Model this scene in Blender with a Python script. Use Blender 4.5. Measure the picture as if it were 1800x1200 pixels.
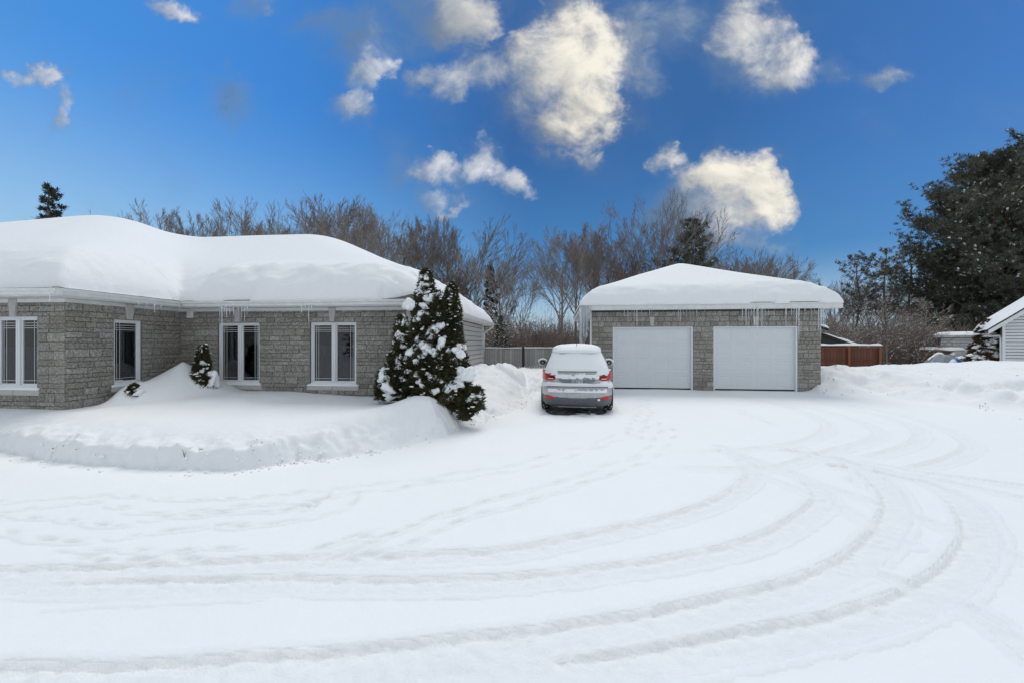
import bpy, bmesh, math, random
import numpy as np
from mathutils import Vector, Matrix

for o in list(bpy.data.objects):
    bpy.data.objects.remove(o)
SC = bpy.context.scene
COL = SC.collection
R = math.radians
EYE = 1.75

# ---------------------------------------------------------------- camera
cam_d = bpy.data.cameras.new('camera')
cam_d.lens = 14.0
cam_d.sensor_width = 36.0
cam_d.clip_start = 0.05
cam_d.clip_end = 2000
cam = bpy.data.objects.new('camera', cam_d)
COL.objects.link(cam)
cam.location = (0, 0, EYE)
cam.rotation_euler = (R(90), 0, 0)
cam_d.shift_y = 0.0012
SC.camera = cam

# ---------------------------------------------------------------- exposure
SC.view_settings.view_transform = 'Standard'
SC.view_settings.look = 'None'
SC.view_settings.exposure = 0.36
SC.view_settings.gamma = 1.0
SC.view_settings.use_curve_mapping = False

SUN_EL, SUN_AZ = 57, 15           # high, ahead of the camera and a little to the right

# ---------------------------------------------------------------- node helper
class G:
    def __init__(s, nt):
        s.nt = nt
    def n(s, t, **kw):
        x = s.nt.nodes.new(t)
        for k, v in kw.items():
            setattr(x, k, v)
        return x
    def set(s, sock, v):
        if isinstance(v, bpy.types.NodeSocket):
            s.nt.links.new(v, sock)
        elif v is not None:
            sock.default_value = v
    def m(s, op, a, b=None, c=None, clamp=False):
        x = s.n('ShaderNodeMath', operation=op, use_clamp=clamp)
        for i, v in enumerate((a, b, c)):
            s.set(x.inputs[i], v)
        return x.outputs[0]
    def v(s, op, a, b=None):
        x = s.n('ShaderNodeVectorMath', operation=op)
        s.set(x.inputs[0], a)
        if b is not None:
            s.set(x.inputs[3 if op == 'SCALE' else 1], b)
        return x.outputs['Value' if op in ('LENGTH', 'DOT_PRODUCT') else 'Vector']
    def noise(s, vec, scale, detail=4, rough=0.55, dist=0.0):
        x = s.n('ShaderNodeTexNoise')
        s.set(x.inputs['Vector'], vec)
        x.inputs['Scale'].default_value = scale
        x.inputs['Detail'].default_value = detail
        x.inputs['Roughness'].default_value = rough
        x.inputs['Distortion'].default_value = dist
        return x.outputs['Fac']
    def mix(s, f, a, b, bt='MIX'):
        x = s.n('ShaderNodeMix', data_type='RGBA', blend_type=bt)
        s.set(x.inputs[0], f)
        s.set(x.inputs[6], a)
        s.set(x.inputs[7], b)
        return x.outputs[2]
    def ss(s, v, a, b, lo=0.0, hi=1.0):
        x = s.n('ShaderNodeMapRange', interpolation_type='SMOOTHSTEP')
        s.set(x.inputs[0], v)
        for i, k in enumerate((a, b, lo, hi)):
            x.inputs[i + 1].default_value = k
        return x.outputs[0]
    def ramp(s, f, stops):
        x = s.n('ShaderNodeValToRGB')
        s.set(x.inputs[0], f)
        e = x.color_ramp.elements
        while len(e) < len(stops):
            e.new(0.5)
        for i, (p, c) in enumerate(stops):
            e[i].position = p
            e[i].color = (*c, 1)
        return x.outputs[0]
    def bump(s, h, strength, dist):
        x = s.n('ShaderNodeBump')
        s.set(x.inputs['Height'], h)
        x.inputs['Strength'].default_value = strength
        x.inputs['Distance'].default_value = dist
        return x.outputs[0]

# ---------------------------------------------------------------- world: sky with clouds
W = bpy.data.worlds.new('World')
SC.world = W
W.use_nodes = True
wt = W.node_tree
wt.nodes.clear()
g = G(wt)
out = g.n('ShaderNodeOutputWorld')
bg = g.n('ShaderNodeBackground')
bg.inputs['Strength'].default_value = 0.1
wt.links.new(bg.outputs[0], out.inputs[0])
sky = g.n('ShaderNodeTexSky', sky_type='NISHITA')
sky.sun_disc = False
sky.sun_elevation = R(SUN_EL)
sky.sun_rotation = R(SUN_AZ)
sky.air_density = 1.0
sky.dust_density = 0.6
sky.ozone_density = 2.5
tc = g.n('ShaderNodeTexCoord')
D = g.v('NORMALIZE', tc.outputs['Generated'])
sp = g.n('ShaderNodeSeparateXYZ')
wt.links.new(D, sp.inputs[0])
dx, dy, dz = sp.outputs
# blue of the clear sky: paler to the left and at the horizon, deeper in the middle
hor = g.ss(dz, 0.0, 0.5)
deep = g.ramp(g.m('MULTIPLY_ADD', dx, 0.5, 0.5), [(0.10, (0.50, 2.35, 6.0)), (0.28, (0.30, 1.75, 5.0)), (0.50, (0.10, 0.78, 2.45)), (0.70, (0.12, 0.84, 2.5)), (0.90, (0.36, 1.45, 4.2))])
low = g.ramp(g.m('MULTIPLY_ADD', dx, 0.5, 0.5), [(0.10, (3.5, 5.3, 6.3)), (0.30, (1.9, 4.1, 6.1)), (0.52, (0.40, 1.95, 4.3)), (0.78, (0.42, 1.85, 3.9)), (1.0, (0.8, 2.3, 4.6))])
blue = g.mix(hor, low, deep)
blue = g.mix(g.ss(dz, 0.20, 0.02), blue, (3.3, 4.5, 5.3, 1))
nish = g.mix(1.0, sky.outputs[0], (1.25, 1.35, 1.5, 1), 'MULTIPLY')
clear = g.mix(0.94, nish, blue)
# plane coordinates of the sky ahead
yy = g.m('MAXIMUM', dy, 0.05)
cx_ = g.n('ShaderNodeCombineXYZ')
wt.links.new(g.m('DIVIDE', dx, yy), cx_.inputs[0])
wt.links.new(g.m('DIVIDE', dz, yy), cx_.inputs[1])
P = cx_.outputs[0]
n1 = g.noise(P, 5.0, 9, 0.60, 0.5)
n2 = g.noise(g.v('ADD', P, (3.1, 1.7, 0)), 3.2, 3, 0.5)
Ls = (0.030, 0.022, 0)
n1s = g.noise(g.v('ADD', P, Ls), 5.0, 6, 0.52, 0.5)
warp = g.n('ShaderNodeTexNoise')
wt.links.new(P, warp.inputs['Vector'])
warp.inputs['Scale'].default_value = 6.5
warp.inputs['Detail'].default_value = 6
warp.inputs['Roughness'].default_value = 0.6
wv = g.v('SCALE', g.v('SUBTRACT', warp.outputs['Color'], (0.5, 0.5, 0.5)), 0.20)
Pw = g.v('MULTIPLY', g.v('ADD', P, wv), (1, 1, 0))
# (px, py, rx, ry, amount, light, warmth)
CLOUDS = [
 (985, 110, 100, 95, 1.15, 0.84, .8), (1040, 85, 75, 75, 1.1, 0.88, .9), (1020, 190, 78, 85, 1.1, 0.86, 1.0), (985, 225, 70, 55, .75, 0.62, .9),
 (935, 150, 70, 80, .72, 0.50, .5), (830, 128, 105, 42, .74, .56, .3), (760, 130, 60, 28, .62, .55, .2),
 (810, 35, 75, 55, .95, .55, .7), (740, 20, 110, 60, .62, .30, .2), (630, 55, 160, 60, .50, .30, .0),
 (1165, 50, 120, 70, .66, .42, .1), (1130, 100, 70, 60, .60, .38, .1),
 (1305, 55, 80, 75, 1.0, .80, .5), (1365, 115, 75, 55, .95, .76, .5), (1310, 120, 90, 60, .60, .5, .3), (1450, 130, 55, 35, .6, .5, .1), (1560, 142, 65, 24, .56, .5, .1),
 (1175, 282, 42, 38, .98, .78, .5), (1260, 315, 70, 52, 1.1, .84, .9), (1330, 335, 66, 62, 1.15, .84, .9), (1285, 375, 90, 50, .9, .66, .8), (1215, 375, 95, 60, .78, .22, .2), (1280, 420, 110, 45, .62, .40, .5),
 (770, 295, 75, 34, .80, .72, .1), (845, 275, 42, 50, .78, .74, .1), (900, 318, 42, 36, .82, .76, .2), (770, 345, 60, 30, .60, .6, .1), (788, 366, 36, 16, .8, .78, .1), (700, 290, 45, 70, .45, .25, .1),
 (645, 118, 50, 34, .78, .66, .1), (618, 185, 46, 38, .74, .68, .1),
 (300, 24, 62, 24, .82, .76, .1), (72, 130, 42, 24, .86, .76, .1), (108, 168, 32, 26, .62, .66, .1), (98, 205, 30, 34, .60, .6, .1),
 (410, 168, 55, 56, .60, .16, .0), (430, 12, 60, 40, .5, .3, .0),
]
M = None; SL = None; SW = None; SWm = None
for (px, py, rx, ry, am, li, wa) in CLOUDS:
    c = ((px - 900) / 700, (602 - py) / 700, 0)
    q = g.v('MULTIPLY', g.v('SUBTRACT', Pw, c), (700 / rx, 700 / ry, 0))
    dd = g.v('LENGTH', q)
    mm = g.m('MULTIPLY', g.m('SUBTRACT', 1.35, dd, clamp=True), am)
    M = mm if M is None else g.m('SMOOTH_MAX', M, mm, 0.15)
    wgt = g.m('MULTIPLY', mm, mm)
    lit = g.m('ADD', li, g.m('MULTIPLY', g.v('DOT_PRODUCT', q, (0.80, 0.45, 0)), 0.27))
    SL = g.m('MULTIPLY', wgt, lit) if SL is None else g.m('MULTIPLY_ADD', wgt, lit, SL)
    SW = wgt if SW is None else g.m('ADD', SW, wgt)
    SWm = g.m('MULTIPLY', wgt, wa) if SWm is None else g.m('MULTIPLY_ADD', wgt, wa, SWm)
SWs = g.m('MAXIMUM', SW, 0.001)
front = g.ss(dy, 0.12, 0.3)
n0 = g.noise(g.v('MULTIPLY', P, (1.0, 1.35, 1)), 13.0, 8, 0.62, 0.9)
dens = g.m('ADD', M, g.m('MULTIPLY', g.m('SUBTRACT', n1, 0.5), 2.1))
dens = g.m('ADD', dens, g.m('MULTIPLY', g.m('SUBTRACT', n0, 0.5), 0.95))
dens = g.m('ADD', dens, g.m('MULTIPLY', g.m('SUBTRACT', n2, 0.5), 0.4))
dens = g.m('MULTIPLY', dens, g.ss(M, 0.0, 0.35))
alpha = g.m('MULTIPLY', g.ss(dens, 0.24, 1.12), front)
soft_d = g.m('ADD', M, g.m('MULTIPLY', g.m('SUBTRACT', n1s, 0.5), 1.0))
veil = g.m('MULTIPLY', g.m('MULTIPLY', g.ss(soft_d, 0.06, 0.95), 0.66), front)
light = g.m('ADD', g.m('DIVIDE', SL, SWs), g.m('MULTIPLY', g.m('SUBTRACT', n1, n1s), 0.9))
light = g.m('ADD', light, g.m('MULTIPLY', g.m('SUBTRACT', n2, 0.5), 0.25))
warm = g.m('DIVIDE', SWm, SWs)
cool_c = g.ramp(light, [(0.0, (0.65, 1.25, 2.0)), (0.35, (1.3, 1.95, 2.9)), (0.65, (3.3, 3.8, 4.7)), (0.95, (6.3, 6.4, 6.7))])
warm_c = g.ramp(light, [(0.0, (0.8, 1.3, 1.95)), (0.35, (1.6, 1.95, 2.4)), (0.62, (4.0, 3.95, 3.65)), (0.90, (7.4, 7.0, 6.0))])
ccol = g.mix(warm, cool_c, warm_c)
clear = g.mix(veil, clear, g.mix(warm, (1.35, 2.05, 3.1, 1), (1.75, 2.1, 2.5, 1)))
skyc = g.mix(alpha, clear, ccol)
# overhead and behind: unseen thicker cloud, brightened as fill for camera-facing sides
n3 = g.noise(D, 2.2, 6, 0.55, 0.2)
amt = g.ss(n3, 0.30, 0.55)
away = g.m('MAXIMUM', g.ss(dy, 0.35, 0.10), g.ss(dz, 0.66, 0.86))
skyc = g.mix(g.m('MULTIPLY', amt, away), skyc, (5.5, 5.8, 5.95, 1))
wt.links.new(skyc, bg.inputs['Color'])

sd = bpy.data.lights.new('sun', 'SUN')
sd.energy = 1.2
sd.angle = R(30)
sd.color = (1.0, 0.955, 0.88)
sun = bpy.data.objects.new('sun', sd)
COL.objects.link(sun)
az = R(SUN_AZ)
sdir = Vector((math.sin(az) * math.cos(R(SUN_EL)), math.cos(az) * math.cos(R(SUN_EL)), math.sin(R(SUN_EL))))
sun.rotation_euler = (-sdir).to_track_quat('-Z', 'Y').to_euler()
sun.location = (0, 0, 30)

# ---------------------------------------------------------------- object helpers
def empty(name, label, cat, loc=(0, 0, 0), rz=0.0, group=None):
    o = bpy.data.objects.new(name, None)
    COL.objects.link(o)
    o.location = loc
    o.rotation_euler = (0, 0, rz)
    tag(o, label, cat, group)
    return o

def tag(o, label=None, cat=None, group=None, kind=None):
    if label: o['label'] = label
    if cat: o['category'] = cat
    if group: o['group'] = group
    if kind: o['kind'] = kind
    return o

def mesh(name, V, F, mat, smooth=False):
    V = np.asarray(V, dtype=np.float32).reshape(-1, 3)
    me = bpy.data.meshes.new(name)
    me.vertices.add(len(V))
    me.vertices.foreach_set('co', V.ravel())
    if isinstance(F, np.ndarray):
        n, k = F.shape
        tot = np.full(n, k, dtype=np.int32)
        idx = F.astype(np.int32).ravel()
    else:
        tot = np.array([len(f) for f in F], dtype=np.int32)
        idx = np.array([i for f in F for i in f], dtype=np.int32)
    me.loops.add(len(idx))
    me.loops.foreach_set('vertex_index', idx)
    me.polygons.add(len(tot))
    st = np.concatenate([[0], np.cumsum(tot)[:-1]]).astype(np.int32)
    me.polygons.foreach_set('loop_start', st)
    me.polygons.foreach_set('loop_total', tot)
    me.polygons.foreach_set('use_smooth', np.full(len(tot), bool(smooth), dtype=bool))
    me.materials.append(mat)
    me.update(calc_edges=True)
    return me

def obj(name, me, parent=None, loc=None, scale=None, rot=None):
    o = bpy.data.objects.new(name, me)
    COL.objects.link(o)
    if parent is not None: o.parent = parent
    if loc is not None: o.location = loc
    if scale is not None: o.scale = scale
    if rot is not None: o.rotation_euler = rot
    return o

class MB:
    def __init__(s):
        s.V = []; s.F = []
    def box(s, x0, x1, y0, y1, z0, z1):
        b = len(s.V)
        s.V += [(x0, y0, z0), (x1, y0, z0), (x1, y1, z0), (x0, y1, z0), (x0, y0, z1), (x1, y0, z1), (x1, y1, z1), (x0, y1, z1)]
        s.F += [[b, b+3, b+2, b+1], [b+4, b+5, b+6, b+7], [b, b+1, b+5, b+4], [b+1, b+2, b+6, b+5], [b+2, b+3, b+7, b+6], [b+3, b, b+4, b+7]]
        return s
    def prism(s, pts, a, b, axis):
        """polygon pts in the plane normal to axis, extruded from a to b"""
        n = len(pts); k = len(s.V)
        def put(p, t):
            if axis == 0: return (t, p[0], p[1])
            if axis == 1: return (p[0], t, p[1])
            return (p[0], p[1], t)
        s.V += [put(p, a) for p in pts] + [put(p, b) for p in pts]
        s.F += [list(range(k, k+n))[::-1], list(range(k+n, k+2*n))]
        for i in range(n):
            j = (i+1) % n
            s.F.append([k+i, k+j, k+n+j, k+n+i])
        return s
    def tube(s, path, rad, sides=8):
        path = [Vector(p) for p in path]
        rings = []
        for i, p in enumerate(path):
            d = (path[min(i+1, len(path)-1)] - path[max(i-1, 0)]).normalized()
            u = d.cross(Vector((0, 0, 1)))
            if u.length < 1e-3: u = d.cross(Vector((1, 0, 0)))
            u.normalize(); w = d.cross(u)
            r = rad[i] if isinstance(rad, (list, tuple)) else rad
            rings.append([p + r * (math.cos(6.2832*a/sides) * u + math.sin(6.2832*a/sides) * w) for a in range(sides)])
        k = len(s.V)
        for rg in rings: s.V += [tuple(v) for v in rg]
        for i in range(len(rings)-1):
            for a in range(sides):
                b = (a+1) % sides
                s.F.append([k+i*sides+a, k+i*sides+b, k+(i+1)*sides+b, k+(i+1)*sides+a])
        s.F.append([k+a for a in range(sides)][::-1])
        s.F.append([k+(len(rings)-1)*sides+a for a in range(sides)])
        return s
    def lathe(s, prof, c, axis='z', sides=20):
        k = len(s.V); n = len(prof)
        for (r, h) in prof:
            for a in range(sides):
                ca, sa = math.cos(6.2832*a/sides), math.sin(6.2832*a/sides)
                if axis == 'z': s.V.append((c[0]+r*ca, c[1]+r*sa, c[2]+h))
                elif axis == 'x': s.V.append((c[0]+h, c[1]+r*ca, c[2]+r*sa))
                else: s.V.append((c[0]+r*ca, c[1]+h, c[2]+r*sa))
        for i in range(n-1):
            for a in range(sides):
                b = (a+1) % sides
                s.F.append([k+i*sides+a, k+i*sides+b, k+(i+1)*sides+b, k+(i+1)*sides+a])
        s.F.append([k+a for a in range(sides)]); s.F.append([k+(n-1)*sides+a for a in range(sides)])
        return s
    def me(s, name, mat, bevel=0.0, smooth=False):
        m = mesh(name, s.V, s.F, mat, smooth)
        bm = bmesh.new(); bm.from_mesh(m)
        bmesh.ops.recalc_face_normals(bm, faces=bm.faces)
        if bevel:
            bmesh.ops.bevel(bm, geom=[e for e in bm.edges if len(e.link_faces) == 2 and e.calc_face_angle(0) > 0.5], offset=bevel, segments=1, affect='EDGES', profile=0.5, clamp_overlap=True)
        bm.to_mesh(m); bm.free()
        return m
    def build(s, name, mat, parent=None, bevel=0.0, smooth=False):
        return obj(name, s.me(name, mat, bevel, smooth), parent)

def copy_tree(o, parent=None):
    c = o.copy()
    COL.objects.link(c)
    c.parent = parent
    for ch in list(o.children):
        copy_tree(ch, c)
    return c

# ---------------------------------------------------------------- numpy noise
def _hash(ix, iy, seed):
    h = (ix.astype(np.int64) * 374761393 + iy.astype(np.int64) * 668265263 + seed * 1442695041) & 0xffffffff
    h = ((h ^ (h >> 13)) * 1274126177) & 0xffffffff
    return ((h ^ (h >> 16)) & 0xffff) / 65535.0
def vnoise(x, y, seed=0):
    x = np.asarray(x, float); y = np.asarray(y, float)
    ix = np.floor(x); iy = np.floor(y)
    fx = x - ix; fy = y - iy
    fx = fx*fx*fx*(fx*(fx*6-15)+10); fy = fy*fy*fy*(fy*(fy*6-15)+10)
    a = _hash(ix, iy, seed); b = _hash(ix+1, iy, seed); c = _hash(ix, iy+1, seed); d = _hash(ix+1, iy+1, seed)
    return (a*(1-fx)+b*fx)*(1-fy) + (c*(1-fx)+d*fx)*fy - 0.5
def fbm(x, y, o=4, seed=0, gain=0.5):
    s = 0; a = 1.0
    for i in range(o):
        s = s + a * vnoise(x*2**i+17.3*i, y*2**i-9.1*i, seed+i)
        a *= gain
    return s
def sstep(a, b, x):
    t = np.clip((x-a)/(b-a), 0, 1)
    return t*t*(3-2*t)
def softmin(a, b, k):
    h = np.clip(0.5+0.5*(b-a)/k, 0, 1)
    return b*(1-h)+a*h - k*h*(1-h)
def softmax(a, b, k):
    return -softmin(-a, -b, k)

# ---------------------------------------------------------------- materials
def mat(name, base=(.5, .5, .5), rough=.6, metal=0.0, spec=.5, var=None):
    """var(g, nodes) may return (colour, bump normal)"""
    m = bpy.data.materials.new(name)
    m.use_nodes = True
    nt = m.node_tree
    b = nt.nodes['Principled BSDF']
    b.inputs['Base Color'].default_value = (*base, 1)
    b.inputs['Roughness'].default_value = rough
    b.inputs['Metallic'].default_value = metal
    b.inputs['Specular IOR Level'].default_value = spec
    if var:
        gg = G(nt)
        col, nrm = var(gg)
        if col is not None: nt.links.new(col, b.inputs['Base Color'])
        if nrm is not None: nt.links.new(nrm, b.inputs['Normal'])
    return m
def pos(gg):
    return gg.n('ShaderNodeNewGeometry').outputs['Position']
def objco(gg):
    return gg.n('ShaderNodeTexCoord').outputs['Object']
def rnd(gg):
    return gg.n('ShaderNodeObjectInfo').outputs['Random']

def _snow(gg):
    p = pos(gg)
    at_ = gg.n('ShaderNodeAttribute', attribute_name='tread').outputs['Fac']
    h = gg.m('ADD', gg.m('MULTIPLY', gg.noise(p, 55, 3, .6), .5), gg.noise(p, 9, 3, .5))
    hb = gg.m('MULTIPLY', gg.m('MULTIPLY', gg.noise(p, 30, 5, .70, .6), 8.0), at_)
    f = gg.noise(p, 1.4, 3, .5)
    return gg.mix(f, (.85, .88, .89, 1), (.885, .905, .91, 1)), gg.bump(gg.m('ADD', h, hb), .30, .02)
SNOW = mat('snow', rough=.7, spec=.25, var=_snow)
def _rsnow(gg):
    p = pos(gg)
    h = gg.m('ADD', gg.m('MULTIPLY', gg.noise(p, 40, 4, .65), .8), gg.m('MULTIPLY', gg.noise(p, 9, 5, .62, .4), 2.2))
    return gg.mix(gg.noise(p, 6, 3), (.85, .87, .88, 1), (.88, .895, .90, 1)), gg.bump(h, .30, .03)
SNOWR = mat('rough_snow', rough=.75, spec=.2, var=_rsnow)
def _stone(gg):
    p = pos(gg); r = rnd(gg)
    n = gg.noise(p, 30, 6, .74, .25); n2 = gg.noise(p, 5, 3, .5)
    c = gg.ramp(r, [(0, (.32, .30, .262)), (.35, (.39, .372, .33)), (.7, (.43, .412, .37)), (1, (.50, .48, .435))])
    c = gg.mix(gg.ss(n, .40, .62), gg.mix(1.0, c, (.54, .54, .55, 1), 'MULTIPLY'), gg.mix(1.0, c, (1.12, 1.12, 1.12, 1), 'MULTIPLY'))
    c = gg.mix(gg.m('MULTIPLY', gg.ss(n2, .5, .8), .35), c, (.25, .21, .15, 1))
    return c, gg.bump(gg.m('ADD', n, gg.m('MULTIPLY', gg.noise(p, 9, 3), 1.3)), .9, .03)
STONE = mat('grey_stone', rough=.9, spec=.2, var=_stone)
MORTAR_SHADE = mat('mortar_and_gap_shade', rough=.95, spec=.1, var=lambda gg: (gg.mix(gg.noise(pos(gg), 20, 3), (.15, .145, .132, 1), (.25, .24, .22, 1)), gg.bump(gg.noise(pos(gg), 60, 2), .5, .01)))
KEYST = mat('cast_stone', rough=.85, spec=.2, var=lambda gg: (gg.mix(gg.noise(pos(gg), 12, 4, .6), (.42, .415, .395, 1), (.56, .555, .53, 1)), gg.bump(gg.noise(pos(gg), 70, 3), .4, .006)))
WHITE = mat('white_vinyl', rough=.45, var=lambda gg: (gg.mix(gg.noise(pos(gg), 3, 4, .6), (.70, .72, .74, 1), (.79, .80, .81, 1)), None))
TRIM = mat('white_aluminium', rough=.42, var=lambda gg: (gg.mix(gg.ss(gg.noise(pos(gg), 4, 5, .65), .35, .75), (.66, .67, .66, 1), (.76, .77, .77, 1)), gg.bump(gg.noise(pos(gg), 2.2, 2), .12, .02)))
SOFF = mat('soffit_white', rough=.6, base=(.62, .63, .63))
def _siding(gg):
    p = pos(gg)
    return gg.mix(gg.noise(p, 5, 4, .6), (.54, .53, .485, 1), (.62, .61, .565, 1)), gg.bump(gg.noise(gg.v('MULTIPLY', p, (3, 3, 60)), 6, 3), .15, .004)
SIDING = mat('beige_siding', rough=.55, var=_siding)
SIDINGW = mat('white_siding', rough=.5, var=lambda gg: (gg.mix(gg.noise(pos(gg), 4, 4, .6), (.68, .70, .70, 1), (.76, .77, .77, 1)), None))
GDOOR = mat('garage_door_white', rough=.4, var=lambda gg: (gg.mix(gg.noise(pos(gg), 1.2, 5, .65), (.66, .69, .715, 1), (.74, .76, .775, 1)), gg.bump(gg.noise(gg.v('MULTIPLY', pos(gg), (12, 12, 90)), 4, 3), .10, .004)))
SHING = mat('dark_shingle', rough=.9, var=lambda gg: (gg.mix(gg.noise(pos(gg), 30, 3), (.03, .03, .032, 1), (.09, .088, .085, 1)), gg.bump(gg.noise(pos(gg), 40, 2), .5, .01)))
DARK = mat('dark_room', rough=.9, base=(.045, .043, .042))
BLACK = mat('black_rubber', rough=.8, base=(.018, .018, .019), var=lambda gg: (gg.mix(gg.noise(pos(gg), 30, 3), (.012, .012, .013, 1), (.035, .034, .033, 1)), None))
CURT = mat('sheer_curtain', rough=.9, base=(.085, .085, .082))
MUNT = mat('muntin_white', rough=.4, base=(.50, .51, .50))
def _ice():
    m = bpy.data.materials.new('ice'); m.use_nodes = True
    b = m.node_tree.nodes['Principled BSDF']
    b.inputs['Base Color'].default_value = (.88, .92, .95, 1)
    b.inputs['Roughness'].default_value = .12
    b.inputs['IOR'].default_value = 1.31
    b.inputs['Transmission Weight'].default_value = .55
    gg = G(m.node_tree)
    m.node_tree.links.new(gg.bump(gg.noise(pos(gg), 35, 3), .4, .02), b.inputs['Normal'])
    return m
ICE = _ice()
def _glass(name, refl, tint):
    m = bpy.data.materials.new(name); m.use_nodes = True
    nt = m.node_tree; nt.nodes.clear(); gg = G(nt)
    o = gg.n('ShaderNodeOutputMaterial'); mx = gg.n('ShaderNodeMixShader')
    fr = gg.n('ShaderNodeFresnel'); fr.inputs[0].default_value = refl
    t = gg.n('ShaderNodeBsdfTransparent'); t.inputs[0].default_value = (*tint, 1)
    gl = gg.n('ShaderNodeBsdfGlossy'); gl.inputs['Roughness'].default_value = .015
    gl.inputs['Color'].default_value = (.95, .97, 1, 1)
    nt.links.new(fr.outputs[0], mx.inputs[0]); nt.links.new(t.outputs[0], mx.inputs[1]); nt.links.new(gl.outputs[0], mx.inputs[2])
    nt.links.new(mx.outputs[0], o.inputs[0])
    return m
GLASS = _glass('window_glass', 1.5, (.62, .65, .65))
def _bark(a, b):
    def f(gg):
        p = objco(gg); r = rnd(gg)
        c = gg.mix(gg.noise(p, 3.0, 4, .6), (*a, 1), (*b, 1))
        return gg.mix(r, gg.mix(1.0, c, (.75, .75, .75, 1), 'MULTIPLY'), gg.mix(1.0, c, (1.2, 1.2, 1.2, 1), 'MULTIPLY')), None
    return f
BARK = mat('grey_bark', rough=.95, spec=.1, var=_bark((.17, .145, .125), (.33, .285, .245)))
BARKR = mat('red_brown_bark', rough=.95, spec=.1, var=_bark((.135, .105, .088), (.25, .198, .168)))
BARKP = mat('pine_bark', rough=.95, spec=.1, var=_bark((.10, .065, .05), (.20, .13, .10)))
def _needle(a, b, c):
    def f(gg):
        p = objco(gg)
        n = gg.noise(p, .9, 3, .6); n2 = gg.noise(p, 9, 2, .5)
        x = gg.mix(gg.ss(n, .35, .65), (*a, 1), (*b, 1))
        return gg.mix(gg.ss(n2, .55, .75), x, (*c, 1)), None
    return f
PINE = mat('pine_needles', rough=.75, spec=.2, var=_needle((.078, .088, .064), (.135, .145, .108), (.175, .17, .125)))
SPRUCE = mat('spruce_needles', rough=.75, spec=.2, var=_needle((.036, .046, .034), (.06, .072, .05), (.09, .075, .05)))
CEDAR = mat('cedar_foliage', rough=.7, spec=.2, var=_needle((.040, .042, .022), (.072, .072, .034), (.12, .088, .04)))
CEDARB = mat('brown_cedar_foliage', rough=.75, spec=.2, var=_needle((.06, .045, .022), (.12, .072, .03), (.17, .092, .036)))
# ================================================================ GROUND
def GP(px, py, h=0.0):
    """where a point of the photograph lies on level ground of height h"""
    z = (EYE - h) * 700 / (py - 602)
    return ((px - 900) / 700 * z, z)

def axis(*segs):
    a = [segs[0][0]]
    for (x0, x1, s) in segs:
        n = max(1, int(round((x1-x0)/s)))
        a += list(np.linspace(x0, x1, n+1)[1:])
    return np.array(a)
gx = axis((-240, -70, 14), (-70, -22, 3), (-22, -9.3, .12), (-9.3, 9.0, .024), (9.0, 17, .07), (17, 45, .5), (45, 90, 3), (90, 260, 14))
gy = axis((-300, -40, 20), (-40, -2, 3), (-2, .8, .14), (.8, 4.6, .019), (4.6, 6.7, .026), (6.7, 10.5, .04), (10.5, 19, .08), (19, 32, .35), (32, 80, 2.5), (80, 300, 16))
GX, GY = np.meshgrid(gx, gy)

# edge of the snow bank in front of the house and beside the car
EDGE = [(-60, 8.5), (-20, 7.4), (-11, 6.9), (-8.29, 6.45), (-7.01, 5.98), (-6.0, 5.70), (-5.17, 5.57), (-4.31, 5.49), (-3.75, 5.45), (-3.45, 5.66), (-3.15, 5.86), (-2.8, 5.97),
        (-2.3, 6.25), (-1.75, 6.80), (-1.22, 7.5), (-.98, 8.4), (-.62, 9.1), (-.1, 9.9), (.35, 10.9), (.55, 12.2), (.75, 14.2), (2.2, 15.3), (2.6, 17), (2.6, 40)]
WID = [.10, .10, .10, .10, .09, .08, .08, .08, .10, .18, .32, .50, .65, .75, .60, .45, .9, 1.6, 1.9, 2.2, 2.2, 1.2, .6, .6]
def edge_field(X, Y, E, Wd):
    best = np.full(X.shape, 1e9); w = np.zeros(X.shape); sg = np.zeros(X.shape)
    for i in range(len(E)-1):
        (ax, ay), (bx, by) = E[i], E[i+1]
        vx, vy = bx-ax, by-ay
        t = np.clip(((X-ax)*vx+(Y-ay)*vy)/(vx*vx+vy*vy), 0, 1)
        d = np.hypot(X-ax-t*vx, Y-ay-t*vy)
        k = d < best
        best = np.where(k, d, best)
        w = np.where(k, Wd[i]*(1-t)+Wd[i+1]*t, w)
        sg = np.where(k, np.sign(vx*(Y-ay)-vy*(X-ax)), sg)
    return best*np.where(sg == 0, 1, sg), w
jx = .07*fbm(GX*3.2, GY*3.2, 4, 11) + .018*fbm(GX*14, GY*14, 3, 12)
near = (GY < 60) & (GX > -70) & (GX < 70)
d_l, w_l = edge_field(GX + jx, GY + jx*.7, EDGE, WID)

def bump2(X, Y, cx, cy, rx, ry, h, p=1.0):
    return h*np.exp(-(((X-cx)/rx)**2+((Y-cy)/ry)**2)**p)

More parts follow.
